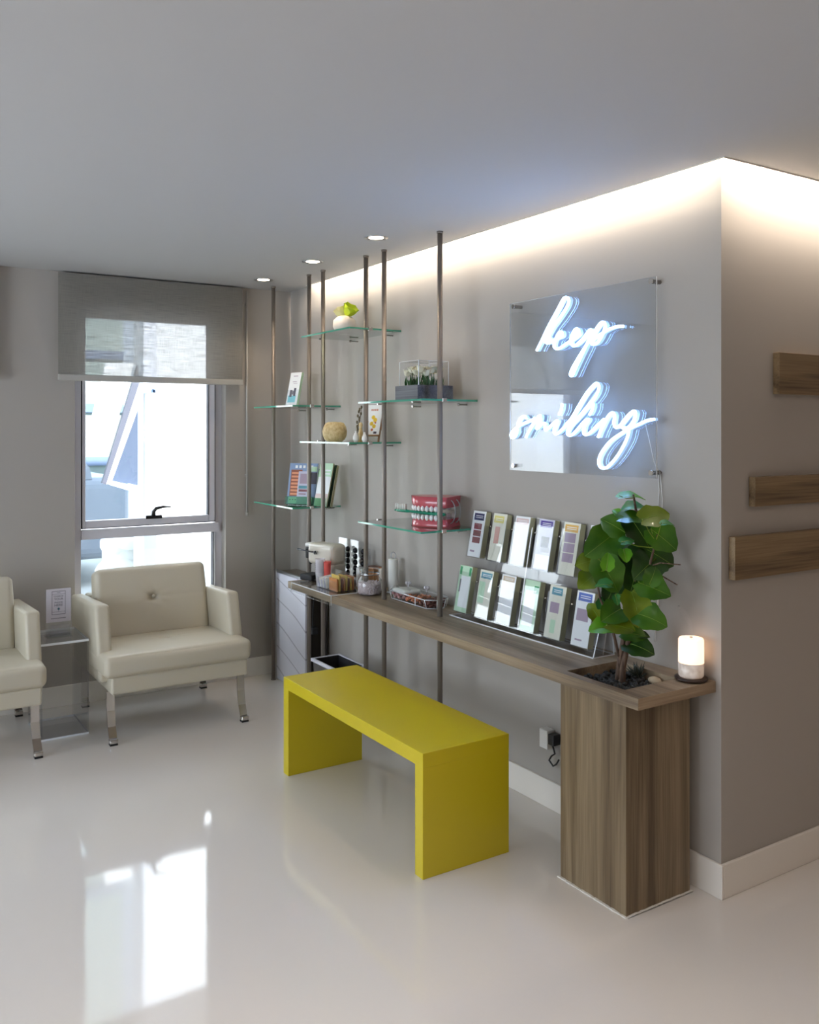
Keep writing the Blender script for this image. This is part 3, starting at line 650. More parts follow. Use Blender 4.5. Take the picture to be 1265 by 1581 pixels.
# ------------------------------------------------------------------ cabinet, bin, power strip
cabx, cya, cyb, cz = 2.385, 4.885, 5.325, .69
m = mat('leaf_line_panel', (224, 224, 234), .45); n, l, bb = nodes(m)
tc = n.new('ShaderNodeTexCoord'); mp = n.new('ShaderNodeMapping'); mp.inputs['Rotation'].default_value = (math.radians(-36), 0, 0); mp.inputs['Scale'].default_value = (1, .5, 1.0)
wv = n.new('ShaderNodeTexWave'); wv.wave_type = 'BANDS'; wv.bands_direction = 'Z'; wv.inputs['Scale'].default_value = 2.6; wv.inputs['Distortion'].default_value = 2.5; wv.inputs['Detail Scale'].default_value = 1.2; wv.inputs['Detail'].default_value = 0
cr = n.new('ShaderNodeValToRGB'); e = cr.color_ramp.elements; e[0].position = .0; e[0].color = srgb(176, 174, 186); e[1].position = .018; e[1].color = srgb(224, 224, 234)
l.new(tc.outputs['Object'], mp.inputs[0]); l.new(mp.outputs[0], wv.inputs['Vector']); l.new(wv.outputs['Fac'], cr.inputs[0]); l.new(cr.outputs[0], bb.inputs['Base Color'])
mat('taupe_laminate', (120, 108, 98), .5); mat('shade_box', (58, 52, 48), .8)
t = thing('wall_cabinet', 'shallow cabinet with white line-patterned front under the far counter end', 'cabinet', ((cabx+XS)/2, (cya+cyb)/2, 0))
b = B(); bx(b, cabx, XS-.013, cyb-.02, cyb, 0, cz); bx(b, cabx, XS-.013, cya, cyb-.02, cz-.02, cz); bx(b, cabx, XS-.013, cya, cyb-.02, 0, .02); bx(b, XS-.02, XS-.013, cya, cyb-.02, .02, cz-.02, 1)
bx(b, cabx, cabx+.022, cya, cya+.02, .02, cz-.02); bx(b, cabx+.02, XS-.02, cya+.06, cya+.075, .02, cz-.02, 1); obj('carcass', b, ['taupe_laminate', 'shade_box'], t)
b = B(); bx(b, cabx-.016, cabx-.0005, cyb-.022, cyb, 0, cz+.012, bev=.001); bx(b, cabx-.016, cabx-.0005, cya-.004, cyb-.022, cz-.004, cz+.012, bev=.001); obj('metal_frame', b, 'steel', t)
b = B(); bx(b, cabx-.012, cabx-.0008, cya, cyb-.024, .004, cz-.006); obj('front_panel', b, 'leaf_line_panel', t)
b = B(); tube(b, [(2.43, 4.87, .69), (2.42, 4.865, .55), (2.41, 4.86, .46), (2.405, 4.85, .40)], .0035, 6); bx(b, 2.392, 2.432, 4.825, 4.88, .37, .41, bev=.004)
tag(obj('power_adapter', b, 'matt_black'), 'black power adapter and cable hanging beside the cabinet', 'adapter')

t = thing('waste_bin', 'rectangular steel bin with black liner behind the yellow bench', 'bin', (2.27, 4.262, 0))
b = B(); vs_ = hexa(b, [(2.205, 4.13, 0), (2.335, 4.13, 0), (2.335, 4.39, 0), (2.205, 4.39, 0), (2.19, 4.115, .335), (2.35, 4.115, .335), (2.35, 4.41, .335), (2.19, 4.41, .335)], 0, skip=('+z',)); obj('bin_body', b, 'steel', t)
b = B()
for a in ((2.18, 2.195, 4.105, 4.42), (2.345, 2.36, 4.105, 4.42), (2.195, 2.345, 4.105, 4.12), (2.195, 2.345, 4.405, 4.42)): bx(b, *a, .332, .35, bev=.003)
obj('rim', b, 'aluminium', t)
b = B(); hexa(b, [(2.215, 4.14, .06), (2.33, 4.14, .06), (2.33, 4.385, .06), (2.215, 4.385, .06), (2.195, 4.12, .346), (2.345, 4.12, .346), (2.345, 4.405, .346), (2.195, 4.405, .346)], 0, skip=('+z',)); obj('liner', b, 'matt_black', t)

t = thing('power_strip', 'white power outlet block on the wall behind the wooden column', 'outlet', (2.525, 2.85, .265))
b = B(); bx(b, 2.495, XS-.001, 2.835, 2.885, .262, .34, bev=.003); obj('outlet_body', b, 'white_plastic', t)
b = B(); bx(b, 2.498, XS-.002, 2.800, 2.834, .285, .33, bev=.003); obj('plug', b, 'black_plastic', t)
b = B(); tube(b, [(2.515, 2.825, .285), (2.515, 2.81, .25), (2.515, 2.83, .235), (2.51, 2.84, .215), (2.515, 2.82, .195), (2.515, 2.80, .21), (2.52, 2.79, .23)], .004, 6); obj('cord', b, 'black_plastic', t)

# ------------------------------------------------------------------ brochure rack with leaflets
tilt = math.radians(11); TU = Vector((math.sin(tilt), 0, math.cos(tilt))); TN = Vector((-math.cos(tilt), 0, math.sin(tilt))); YR = Vector((0, -1, 0))
def rk(y, s, d): return Vector((2.445, y, .745))+TU*s+TN*d     # s up the slope, d out from the back sheet
t = thing('brochure_rack', 'clear acrylic two-tier brochure rack standing on the counter', 'brochure rack', (2.45, 2.93, ZC))
ya, yb2 = 2.462, 3.405
b = B(); bx(b, 2.395, 2.508, ya, yb2, ZC, ZC+.005, {'*': 1, '+z': 0, '-z': 0}); obj('base_plate', b, ['acrylic', 'acrylic_edge'], t)
b = B(); hexa(b, [rk(ya, 0, 0), rk(ya, 0, -.004), rk(3.372, 0, -.004), rk(3.372, 0, 0), rk(ya, .485, 0), rk(ya, .485, -.004), rk(3.372, .485, -.004), rk(3.372, .485, 0)], {'*': 0, '+z': 1, '-y': 1}); obj('back_sheet', b, ['acrylic', 'acrylic_edge'], t)
b = B(); hexa(b, [(2.398, ya, ZC+.005), (2.506, ya, ZC+.005), (2.506, ya+.005, ZC+.005), (2.398, ya+.005, ZC+.005), (2.425, ya, .83), (2.50, ya, .83), (2.50, ya+.005, .83), (2.425, ya+.005, .83)], {'*': 0, '-x': 1, '+x': 1}); obj('end_panel', b, ['acrylic', 'acrylic_edge'], t)
b = B(); hexa(b, [rk(ya, .222, .034), rk(ya, .222, .0005), rk(yb2-.12, .222, .0005), rk(yb2-.12, .222, .034), rk(ya, .226, .036), rk(ya, .226, .0005), rk(yb2-.12, .226, .0005), rk(yb2-.12, .226, .036)], 0); obj('upper_tray', b, 'acrylic', t)
b = B(); bx(b, 2.405, 2.411, 2.905, 2.909, ZC+.005, ZC+.006); hexa(b, [rk(2.925, .02, .037), rk(2.925, .02, .0005), rk(2.929, .02, .0005), rk(2.929, .02, .037), rk(2.925, .44, .037), rk(2.925, .44, .0005), rk(2.929, .44, .0005), rk(2.929, .44, .037)], {'*': 0, '-x': 1}); obj('divider', b, ['acrylic', 'acrylic_edge'], t)
pc = {'cream': (226, 224, 206), 'white_print': (236, 238, 238), 'navy': (48, 50, 92), 'maroon': (132, 74, 78), 'yellow': (224, 214, 128), 'salmon': (214, 166, 154), 'pink': (222, 196, 190), 'violet': (84, 66, 150), 'grey_photo': (150, 148, 160), 'orange': (226, 180, 92), 'magenta': (206, 82, 132), 'green': (44, 160, 96), 'pale_green': (190, 222, 190), 'teal_print': (86, 146, 162), 'blue': (84, 110, 186), 'tan': (206, 188, 162), 'mauve': (166, 146, 164), 'paper_edge': (196, 194, 156), 'lilac': (198, 196, 216), 'dark_print': (70, 66, 80)}
for k, v in pc.items(): mat('print_'+k, v, .5)
UY = [3.313, 3.160, 3.003, 2.848, 2.693, 2.540]; LY = [3.352, 3.194, 3.037, 2.880, 2.722, 2.563]
BR = [  # row, col, body, rects (u0,v0,u1,v1,colour) in 0..1, label
 (1, 0, 'white_print', [(.12, .80, .88, .95, 'navy'), (.2, .60, .8, .73, 'maroon'), (.2, .45, .8, .58, 'maroon'), (.2, .30, .8, .43, 'maroon'), (.15, .1, .5, .14, 'mauve')], 'leaflet with dark navy heading and three dark photos, top row far left'),
 (1, 1, 'cream', [(.08, .80, .80, .95, 'yellow'), (.25, .36, .6, .72, 'salmon')], 'leaflet with pale yellow heading in the top row of the rack'),
 (1, 2, 'white_print', [(.06, .84, .92, .96, 'pink'), (.2, .1, .8, .7, 'white_print')], 'leaflet with pale pink heading in the top row of the rack'),
 (1, 3, 'lilac', [(.12, .84, .90, .97, 'violet'), (.3, .45, .8, .66, 'dark_print'), (.35, .35, .9, .45, 'grey_photo'), (.05, .02, .95, .3, 'white_print')], 'leaflet with violet heading and dark photo in the top row'),
 (1, 4, 'cream', [(.08, .82, .88, .96, 'orange'), (.14, .62, .80, .80, 'mauve'), (.14, .43, .80, .60, 'mauve'), (.14, .24, .80, .41, 'mauve')], 'leaflet with orange heading and three stacked photos'),
 (1, 5, 'white_print', [(.08, .82, .95, .96, 'magenta'), (.2, .3, .8, .6, 'lilac')], 'leaflet with magenta heading half behind the plant'),
 (0, 0, 'pale_green', [(.05, .80, .22, .97, 'green'), (.78, .80, .95, .97, 'green'), (.22, .1, .95, .78, 'white_print'), (.15, .42, .24, .7, 'dark_print')], 'leaflet with two green corner bars, bottom row far left'),
 (0, 1, 'cream', [(.1, .82, .92, .95, 'teal_print'), (.05, .3, .5, .75, 'pale_green')], 'leaflet with grey-teal heading, second in the bottom row'),
 (0, 2, 'white_print', [(.1, .86, .9, .97, 'tan')], 'leaflet with tan heading, third in the bottom row'),
 (0, 3, 'pale_green', [(.65, .75, .95, .9, 'green'), (.1, .1, .8, .8, 'white_print')], 'leaflet with green block at its right edge, bottom row'),
 (0, 4, 'cream', [(.15, .82, .80, .96, 'teal_print'), (.15, .48, .7, .68, 'mauve'), (.3, .1, .6, .35, 'pale_green')], 'leaflet with teal heading and small mauve photo'),
 (0, 5, 'white_print', [(.1, .82, .88, .97, 'blue'), (.12, .46, .80, .68, 'mauve'), (.2, .1, .6, .13, 'mauve')], 'leaflet with blue heading and mauve photo, nearest the plant')]
for row, col, body, rects, lab in BR:
    y = (UY if row else LY)[col]; s0 = .270 if row else .010; hL = .212; wL = .048
    b = B()
    hexa(b, [rk(y-wL, s0, .030), rk(y-wL, s0, .002), rk(y+wL, s0, .002), rk(y+wL, s0, .030), rk(y-wL, s0+hL, .030), rk(y-wL, s0+hL, .002), rk(y+wL, s0+hL, .002), rk(y+wL, s0+hL, .030)], {'*': 1, '-x': 0})
    names = ['print_'+body, 'print_paper_edge']
    for (u0, v0, u1, v1, c) in rects:
        cn = 'print_'+c
        if cn not in names: names.append(cn)
        quad(b, rk(y+wL-2*wL*u0, s0+hL*v0, .0304), YR*(2*wL*(u1-u0)), TU*(hL*(v1-v0)), names.index(cn))
        if v1-v0 < .16 and v0 > .75:
            if 'print_white_print' not in names: names.append('print_white_print')
            for q in (.35, .6): quad(b, rk(y+wL-2*wL*(u0+.12), s0+hL*(v0+(v1-v0)*q), .0308), YR*(2*wL*(u1-u0-.2)), TU*(hL*.012), names.index('print_white_print'))
    tag(obj('leaflet', b, names, origin=rk(y, s0, .016)), lab, 'leaflet', 'leaflets in the two-tier rack')
    b = B(); hp = .185
    hexa(b, [rk(y-wL-.004, s0-.004, .036), rk(y-wL-.004, s0-.004, .034), rk(y+wL+.004, s0-.004, .034), rk(y+wL+.004, s0-.004, .036), rk(y-wL-.004, s0+hp, .036), rk(y-wL-.004, s0+hp, .034), rk(y+wL+.004, s0+hp, .034), rk(y+wL+.004, s0+hp, .036)], {'*': 0, '+z': 1, '-y': 1})
    for e_ in (-1, 1):
        yy = y+e_*(wL+.004)
        hexa(b, [rk(yy-.0008, s0-.004, .034), rk(yy-.0008, s0-.004, .0005), rk(yy+.0008, s0-.004, .0005), rk(yy+.0008, s0-.004, .034), rk(yy-.0008, s0+hp*.8, .034), rk(yy-.0008, s0+hp*.8, .0005), rk(yy+.0008, s0+hp*.8, .0005), rk(yy+.0008, s0+hp*.8, .034)], 0)
    hexa(b, [rk(y-wL-.003, s0-.004, .034), rk(y-wL-.003, s0-.004, .0005), rk(y+wL+.003, s0-.004, .0005), rk(y+wL+.003, s0-.004, .034), rk(y-wL-.003, s0-.002, .034), rk(y-wL-.003, s0-.002, .0005), rk(y+wL+.003, s0-.002, .0005), rk(y+wL+.003, s0-.002, .034)], 0)
    po = obj('pocket', b, ['acrylic', 'acrylic_edge'], t)
    b = B(); ball(b, rk(y-wL-.012, s0+.15, .002), .005, s=(1, 1, 1), u=10, v=6); obj('screw', b, 'chrome', t)


# ------------------------------------------------------------------ things on the shelves
noise_bump(mat('ceramic', (226, 216, 206), .45), (50, 50, 50), .05)
p = Vector((2.38, 4.40, TOP['A']))
t = thing('vase', 'round white ceramic vase on the highest glass shelf', 'vase', p)
b = B(); lathe(b, [(.030, 0), (.052, .014), (.066, .045), (.062, .078), (.040, .098), (.020, .104), (.018, .098)], p, 32); obj('vase_body', b, 'ceramic', t)
mat('cream_petal', (222, 214, 150), .6, sss=.1); mat('lime_petal', (206, 226, 40), .55, sss=.1); mat('green_stem', (96, 120, 50), .5)
def bloom(bm, c, axis, L, r, mi, n=5):
    axis = Vector(axis).normalized(); u, v = frame_from(axis)
    for k in range(n):
        a0 = 2*PI*k/n+.3; g = []
        for i in range(6):
            s = i/5; w_ = 1.25*math.sin(PI*(.2+.62*s)); row = []
            for j in range(5):
                th = a0+(j-2)/2*w_; rr = r*(.45+.6*s**.6)*(1+.10*math.cos(j*PI)*s); row.append(bm.verts.new(Vector(c)+axis*(L*s*(1-.12*((j-2)/2)**2))+(u*math.cos(th)+v*math.sin(th))*rr))
            g.append(row)
        for i in range(5):
            for j in range(4): f = bm.faces.new((g[i][j], g[i][j+1], g[i+1][j+1], g[i+1][j])); f.material_index = mi; f.smooth = True
for (off, ax, L, r, m_, lab) in (((0, .006, .098), (-.25, .35, 1), .055, .040, 'cream_petal', 'cream flower leaning left in the round white vase'), ((.01, -.012, .108), (.25, -.75, 1), .060, .040, 'lime_petal', 'bright lime flower leaning right out of the round white vase')):
    b = B(); c = p+Vector(off); bloom(b, c, ax, L, r, 0); ball(b, c+Vector(ax).normalized()*L*.35, r*.55, 0, (1, 1, 1.2), 10, 6); tube(b, [p+Vector((0, 0, .06)), c], .003, 6, 1)
    tag(obj('flower', b, [m_, 'green_stem'], flip=False), lab, 'flower', 'flowers in the white vase')

# B: brochure holder
def lean_frame(base, W, lean):
    W = Vector(W).normalized(); n = Vector((W.y, -W.x, 0)) if Vector((W.y, -W.x, 0)).dot(CF) < 0 else Vector((-W.y, W.x, 0))
    up = (UP*math.cos(lean)-n*math.sin(lean)).normalized(); nn = (n*math.cos(lean)+UP*math.sin(lean)).normalized()
    return lambda a, s, d: Vector(base)+W*a+up*s+nn*d
def slab(bm, F, a0, a1, s0, s1, d0, d1, mi=0):
    hexa(bm, [F(a0, s0, d1), F(a0, s0, d0), F(a1, s0, d0), F(a1, s0, d1), F(a0, s1, d1), F(a0, s1, d0), F(a1, s1, d0), F(a1, s1, d1)], mi)
def rectf(bm, F, a0, a1, s0, s1, d, mi): quad(bm, F(a0, s0, d), F(a1, s0, d)-F(a0, s0, d), F(a0, s1, d)-F(a0, s0, d), mi)
y = pX(453, 664, 2.37).y; F = lean_frame((2.37, y, TOP['B']), (.28, -.96, 0), .22)
t = thing('brochure_holder', 'small clear leaflet holder on the glass shelf at the back', 'leaflet holder', (2.37, y, TOP['B']))
b = B(); slab(b, F, -.054, .054, 0, .20, -.002, 0); slab(b, F, -.054, .054, 0, .10, .022, .024); slab(b, F, -.054, .054, 0, .003, 0, .022); obj('holder_body', b, 'acrylic', t)
hexap = [F(-.054, 0, 0), F(.054, 0, 0)]
b = B(); hexa(b, [F(-.054, 0, .0), Vector((2.45, y+.05, TOP['B'])), Vector((2.45, y-.05, TOP['B'])), F(.054, 0, .0), F(-.054, .003, .0), Vector((2.45, y+.05, TOP['B']+.003)), Vector((2.45, y-.05, TOP['B']+.003)), F(.054, .003, .0)]); obj('foot_plate', b, 'acrylic', t)
b = B(); slab(b, F, -.050, .050, .004, .212, .003, .020, {'*': 1}); rectf(b, F, -.050, .050, .004, .212, .0203, 0); rectf(b, F, -.040, .030, .02, .065, .0208, 2)
for (a0, a1, s0, s1) in ((-.030, -.008, .055, .100), (.005, .025, .06, .112), (-.006, .004, .07, .095)): rectf(b, F, a0, a1, s0, s1, .0211, 3)
rectf(b, F, -.018, .022, .186, .191, .0208, 4); rectf(b, F, -.018, .018, .150, .154, .0208, 4); rectf(b, F, -.010, .026, .140, .143, .0208, 4)
mat('aqua_print', (110, 196, 208), .5)
tag(obj('brochure', b, ['print_white_print', 'print_pale_green', 'aqua_print', 'print_dark_print', 'print_mauve']), 'white leaflet with aqua block and small figures in the holder at the back', 'brochure')

# D: round disc, easel, little ornaments
vary(noise_bump(mat('cork', (214, 190, 140), .85), (160, 160, 160), .7, .004), (196, 168, 116), (226, 206, 160), (60, 60, 60), .3, .7)
y = pX(517, 664, 2.31).y; b = B(); c = Vector((2.31, y, TOP['D']+.052))
prof = [(.001, -.052), (.040, -.052), (.056, -.040), (.066, -.018), (.068, .004), (.062, .030), (.050, .050), (.034, .056), (.001, .056)]
lathe(b, prof, c, 30, caps=False)
for q in b.verts: q.co += noise.noise_vector(q.co*60)*.0012
tag(obj('round_ornament', b, 'cork', origin=(c.x, c.y, TOP['D'])), 'round flattened beige porous ornament on the glass shelf', 'ornament')
mat('easel_wood', (150, 110, 72), .5); y = pX(572, 664, 2.40).y; F = lean_frame((2.40, y, TOP['D']), (.42, -.90, 0), .26)
t = thing('tabletop_easel', 'tiny wooden easel holding a picture card on the glass shelf', 'easel', (2.40, y, TOP['D']))
b = B(); slab(b, F, -.052, -.045, 0, .20, -.008, 0); slab(b, F, .045, .052, 0, .20, -.008, 0); slab(b, F, -.055, .055, .030, .037, 0, .012); obj('easel_frame', b, 'easel_wood', t)
b = B(); tube(b, [F(0, .19, -.008), Vector((2.475, y-.03, TOP['D']))], .004, 6); obj('rear_leg', b, 'easel_wood', t)
b = B(); slab(b, F, -.05, .05, .038, .205, .001, .005, 0)
for (a, s, r, mi) in ((.0, .135, .012, 1), (.014, .12, .013, 1), (-.006, .10, .012, 1), (.012, .085, .012, 1), (.002, .066, .008, 3), (.018, .105, .006, 3), (-.03, .06, .009, 2), (-.035, .11, .008, 2)):
    f = b.faces.new([b.verts.new(F(a+r*math.cos(2*PI*k/9), s+r*math.sin(2*PI*k/9), .0056+.0001*mi)) for k in range(9)]); f.material_index = mi
for k in range(4): rectf(b, F, -.02+.012*k, -.012+.012*k, .172, .182, .0055, 3)
rectf(b, F, .014, .034, .044, .056, .0056, 4)
mat('flower_yellow', (224, 188, 50), .5); mat('rust', (184, 104, 70), .6)
tag(obj('picture_card', b, ['print_white_print', 'flower_yellow', 'print_salmon', 'rust', 'print_dark_print']), 'white card with yellow flowers standing on the tiny easel', 'picture')
for (u, x, h_, r, m_, lab) in ((549.6, 2.30, .058, .016, 'white_plastic', 'left of the two tiny white egg-shaped bottles before the easel'), (563, 2.31, .052, .014, 'white_plastic', 'right of the two tiny white egg-shaped bottles before the easel'), (557, 2.34, .105, .013, 'cork', 'slim beige figurine between the two tiny white bottles')):
    y = pX(u, 664, x).y; z = TOP['D']; b = B()
    if m_ == 'cork': lathe(b, [(.014, 0), (.010, .02), (.013, .045), (.008, .07), (.006, .076), (.011, .088), (.009, .10), (.002, .105)], (x, y, z), 16)
    else: lathe(b, [(r*.6, 0), (r, h_*.25), (r*.95, h_*.5), (r*.4, h_*.85), (r*.25, h_*.9), (r*.4, h_*.94), (r*.3, h_)], (x, y, z), 18)
    tag(obj('figurine' if m_ == 'cork' else 'tiny_bottle', b, m_), lab, 'ornament')
mat('dry_leaf', (96, 84, 60), .7); b = B(); x, y = 2.36, pX(552, 664, 2.36).y; z = TOP['D']
tube(b, [(x, y, z), (x, y+.004, z+.06), (x+.01, y-.02, z+.15), (x+.01, y-.03, z+.19)], [.004, .003, .002, .001], 6)
for k in range(14):
    s = k/13; q = Vector((x+.008*s, y-.02*s+.004, z+.03+.15*s)); a = k*2.4; d = Vector((math.cos(a)*.5, math.sin(a), .5))*.022
    ball(b, q+d*.6, .009, 0, (.5, 1, 1.1), 6, 4)
tag(obj('dried_sprig', b, 'dry_leaf'), 'dried dark sprig standing left of the tiny easel', 'dried plant')

# C: planter box under clear cover
bx0_, bx1_, by0_, by1_ = 2.275, 2.478, 3.490, 3.690; z = TOP['C']
t = thing('planter_box', 'dark grey wooden planter box on the glass shelf', 'planter', ((bx0_+bx1_)/2, (by0_+by1_)/2, z))
for a in ((bx0_, bx0_+.012, by0_, by1_), (bx1_-.012, bx1_, by0_, by1_), (bx0_+.012, bx1_-.012, by0_, by0_+.012), (bx0_+.012, bx1_-.012, by1_-.012, by1_)):
    b = B(); bx(b, *a, z, z+.070, bev=.001, seg=1); obj('side_board', b, 'grey_wood', t)
b = B(); bx(b, bx0_+.012, bx1_-.012, by0_+.012, by1_-.012, z, z+.060); obj('filling', b, 'soil', t)
t = thing('display_cover', 'clear acrylic cover over the flowers in the grey planter', 'cover', ((bx0_+bx1_)/2, (by0_+by1_)/2, z+.0615))
q0, q1, r0, r1 = bx0_+.016, bx1_-.016, by0_+.016, by1_-.016
b = B(); bx(b, q0, q1, r0, r1, z+.0615, z+.186, 0, skip=('-z',)); obj('clear_box', b, 'acrylic', t)
b = B()
for (xx, yy) in ((q0, r0), (q1, r0), (q0, r1), (q1, r1)): bx(b, xx-.0015, xx+.0015, yy-.0015, yy+.0015, z+.0615, z+.187)
for a in ((q0, q1, r0-.001, r0+.001), (q0, q1, r1-.001, r1+.001), (q0-.001, q0+.001, r0, r1), (q1-.001, q1+.001, r0, r1)): bx(b, *a, z+.185, z+.187)
obj('glued_edge', b, 'acrylic_edge', t)
mat('white_petal', (236, 232, 206), .6, sss=.1); mat('fern', (34, 92, 34), .5)
k = 0
for i in range(4):
    for j in range(4):
        c = Vector((q0+.026+.034*i+random.uniform(-.005, .005), r0+.024+.038*j+random.uniform(-.005, .005), z+.135+random.uniform(-.012, .010)))
        b = B(); bloom(b, c-Vector((0, 0, .01)), (random.uniform(-.3, .3), random.uniform(-.3, .3), 1), .030, .020, 0, 5); ball(b, c+Vector((0, 0, .004)), .012, 0, u=8, v=5); tube(b, [(c.x, c.y, z+.06), c], .0015, 5, 1)
        tag(obj('white_flower', b, ['white_petal', 'fern'], flip=False), 'cream bloom under the clear cover, %s row from the wall, %s from the camera' % (('fourth', 'third', 'second', 'first')[i], ('first', 'second', 'third', 'fourth')[j]), 'flower', 'white blooms under the clear cover')
b = B()
for i in range(150):
    c = Vector((random.uniform(q0+.01, q1-.01), random.uniform(r0+.01, r1-.01), z+.0605)); a = random.uniform(0, 2*PI); L = random.uniform(.03, .07); ln = random.uniform(.1, .5)
    d = Vector((math.cos(a)*ln, math.sin(a)*ln, 1)).normalized(); s = Vector((-math.sin(a), math.cos(a), 0))*.005
    e = c+d*L; e.x = min(max(e.x, q0+.004), q1-.004); e.y = min(max(e.y, r0+.004), r1-.004)
    m_ = c.lerp(e, .5); b.faces.new([b.verts.new(v) for v in (c, m_-s, e, m_+s)])
f = tag(obj('fern_foliage', b, 'fern', flip=False), 'dark green foliage around the white blooms under the clear cover', 'foliage'); f['kind'] = 'stuff'

# E: magazines in holders
zE = TOP['E']
def holder(name, u, v, W, lean, w_, h_, label, x=None):
    p = pZ(u, v, zE) if x is None else Vector((x, pX(u, 664, x).y, zE)); F = lean_frame(p, W, lean); t = thing(name, label, 'magazine holder', p)
    b = B(); slab(b, F, -w_/2, w_/2, .002, h_, -.003, 0); slab(b, F, -w_/2, w_/2, .002, .05, .030, .032); slab(b, F, -w_/2, w_/2, .002, .005, 0, .030)
    back = F(0, 0, -.10); back.z = zE; d = Vector((back.x-p.x, back.y-p.y, 0))
    Wn = Vector(W).normalized()*w_/2; hexa(b, [p-Wn, p+Wn, p+Wn+d, p-Wn+d, p-Wn+UP*.003, p+Wn+UP*.003, p+Wn+d+UP*.003, p-Wn+d+UP*.003]); obj('holder_body', b, 'acrylic_green', t); return F
clear('acrylic_green', (196, 232, 214), 1.5, 1.5)
F = holder('magazine_holder', 466, 777, (.6, -.8, 0), .20, .20, .225, 'green-edged clear holder with magazines on the shelf at the back', x=2.335)
mat('sky_cover', (132, 154, 190), .4); mat('brick_print', (150, 84, 62), .5); mat('orange_print', (226, 150, 110), .5)
b = B(); slab(b, F, -.098, .092, .006, .255, .002, .010, 1); rectf(b, F, -.098, .092, .006, .255, .0105, 0); rectf(b, F, -.085, -.010, .055, .215, .011, 2); rectf(b, F, -.09, .07, .010, .050, .011, 1)
for k in range(7): rectf(b, F, -.080, -.022, .062+.021*k, .074+.021*k, .0115, 3)
for k in range(5): rectf(b, F, -.060+.026*k, -.044+.026*k, .225, .242, .011, 1)
for k in range(4): rectf(b, F, -.08+.018*k, -.074+.018*k, .030, .036, .0115, 4)
rectf(b, F, .035, .088, .205, .235, .011, 5); rectf(b, F, .03, .09, .13, .20, .011, 4)
tag(obj('magazine', b, ['sky_cover', 'print_white_print', 'brick_print', 'orange_print', 'print_dark_print', 'print_pale_green']), 'blue magazine with an orange and brown vertical strip on its cover', 'magazine', 'magazines on the shelf at the back')
b = B(); slab(b, F, -.030, .050, .008, .205, .012, .018, 1); rectf(b, F, -.030, .050, .008, .205, .0185, 0); rectf(b, F, -.022, .040, .10, .118, .019, 2); rectf(b, F, -.020, .042, .082, .095, .019, 3); rectf(b, F, -.018, .030, .065, .070, .019, 3); rectf(b, F, -.018, .035, .13, .19, .019, 4)
tag(obj('magazine', b, ['print_lilac', 'print_white_print', 'print_teal_print', 'print_maroon', 'print_mauve']), 'smaller lilac booklet standing in front of the blue magazine', 'magazine', 'magazines on the shelf at the back')
F = holder('magazine_holder', 496, 779, (.30, -.95, 0), .24, .11, .21, 'clear holder with a pale green leaflet, right of the blue magazine', x=2.37)
b = B(); slab(b, F, -.052, .052, .006, .262, .004, .012, 1); rectf(b, F, -.052, .052, .006, .262, .0125, 0); rectf(b, F, -.052, .052, .18, .262, .013, 2); rectf(b, F, -.05, .05, .01, .08, .013, 3)
for k in range(4): rectf(b, F, -.03, .04, .155+.02*k, .163+.02*k, .0135, 0)
tag(obj('magazine', b, ['print_white_print', 'print_paper_edge', 'print_pale_green', 'print_pink']), 'tall white leaflet with pale green top, right of the blue magazine', 'magazine', 'magazines on the shelf at the back')
for d_, m_, lab in ((-.014, 'fern_dark', 'dark green-backed thin book leaning behind the pale green leaflet'), (-.028, 'print_tan', 'tan thin book leaning furthest right on the magazine shelf')):
    if m_ not in M: mat('fern_dark', (44, 66, 50), .5)
    b = B(); slab(b, F, -.050, .056, .010, .258, d_-.007, d_, {'*': 0, '+y': 1}); tag(obj('thin_book', b, [m_, 'print_paper_edge']), lab, 'book', 'books leaning on the magazine shelf')

# F: teeth model with toothbrush
mat('gum', (190, 82, 92), .25, coat=.6, sss=.05); mat('gum_top', (206, 112, 108), .4, coat=.3); mat('tooth', (238, 236, 236), .2, coat=.6); mat('green_handle', (14, 128, 98), .25, coat=.4)
zF = TOP['F']; jc = Vector((2.405, 3.555, zF)); jf = Vector((-.50, .866, 0)); js = Vector((jf.y, -jf.x, 0))
def arch(t_, L=.105, Wd=.072):      # t 0..1 along the U from one back end round the front to the other
    if t_ < .25: return -L+(L*.55+L*.25)*(t_/.25)*.9, -Wd
    if t_ > .75: return -L+(L*.55+L*.25)*((1-t_)/.25)*.9, Wd
    a = PI*(t_-.25)/.5; return -L+.8*L*.9+math.sin(a)*(L*1.28), -math.cos(a)*Wd
def jaw(bm, z0, z1, s0, s1, mi, mt):
    N = 40; rings = []
    for (z_, s_) in ((z0, s0), (z0*.7+z1*.3, (s0+s1)/2*1.01), (z1, s1)):
        rings.append([bm.verts.new(jc+jf*(arch(i/N)[0]*s_)+js*(arch(i/N)[1]*s_)+UP*z_) for i in range(N+1)])
    for a, c in zip(rings, rings[1:]):
        for i in range(N): f = bm.faces.new((a[i], a[i+1], c[i+1], c[i])); f.material_index = mi; f.smooth = True
        f = bm.faces.new((a[N], a[0], c[0], c[N])); f.material_index = mi
    f = bm.faces.new(rings[0]); f.material_index = mt; f = bm.faces.new(rings[-1]); f.material_index = mt
tm = thing('teeth_model', 'large pink and white dental teeth model on the lowest glass shelf', 'teeth model', jc)
b = B(); jaw(b, .001, .040, 1.06, .98, 0, 0); obj('lower_gum', b, ['gum', 'gum_top'], tm)
b = B(); jaw(b, .094, .146, .98, 1.07, 0, 1); obj('upper_gum', b, ['gum', 'gum_top'], tm)
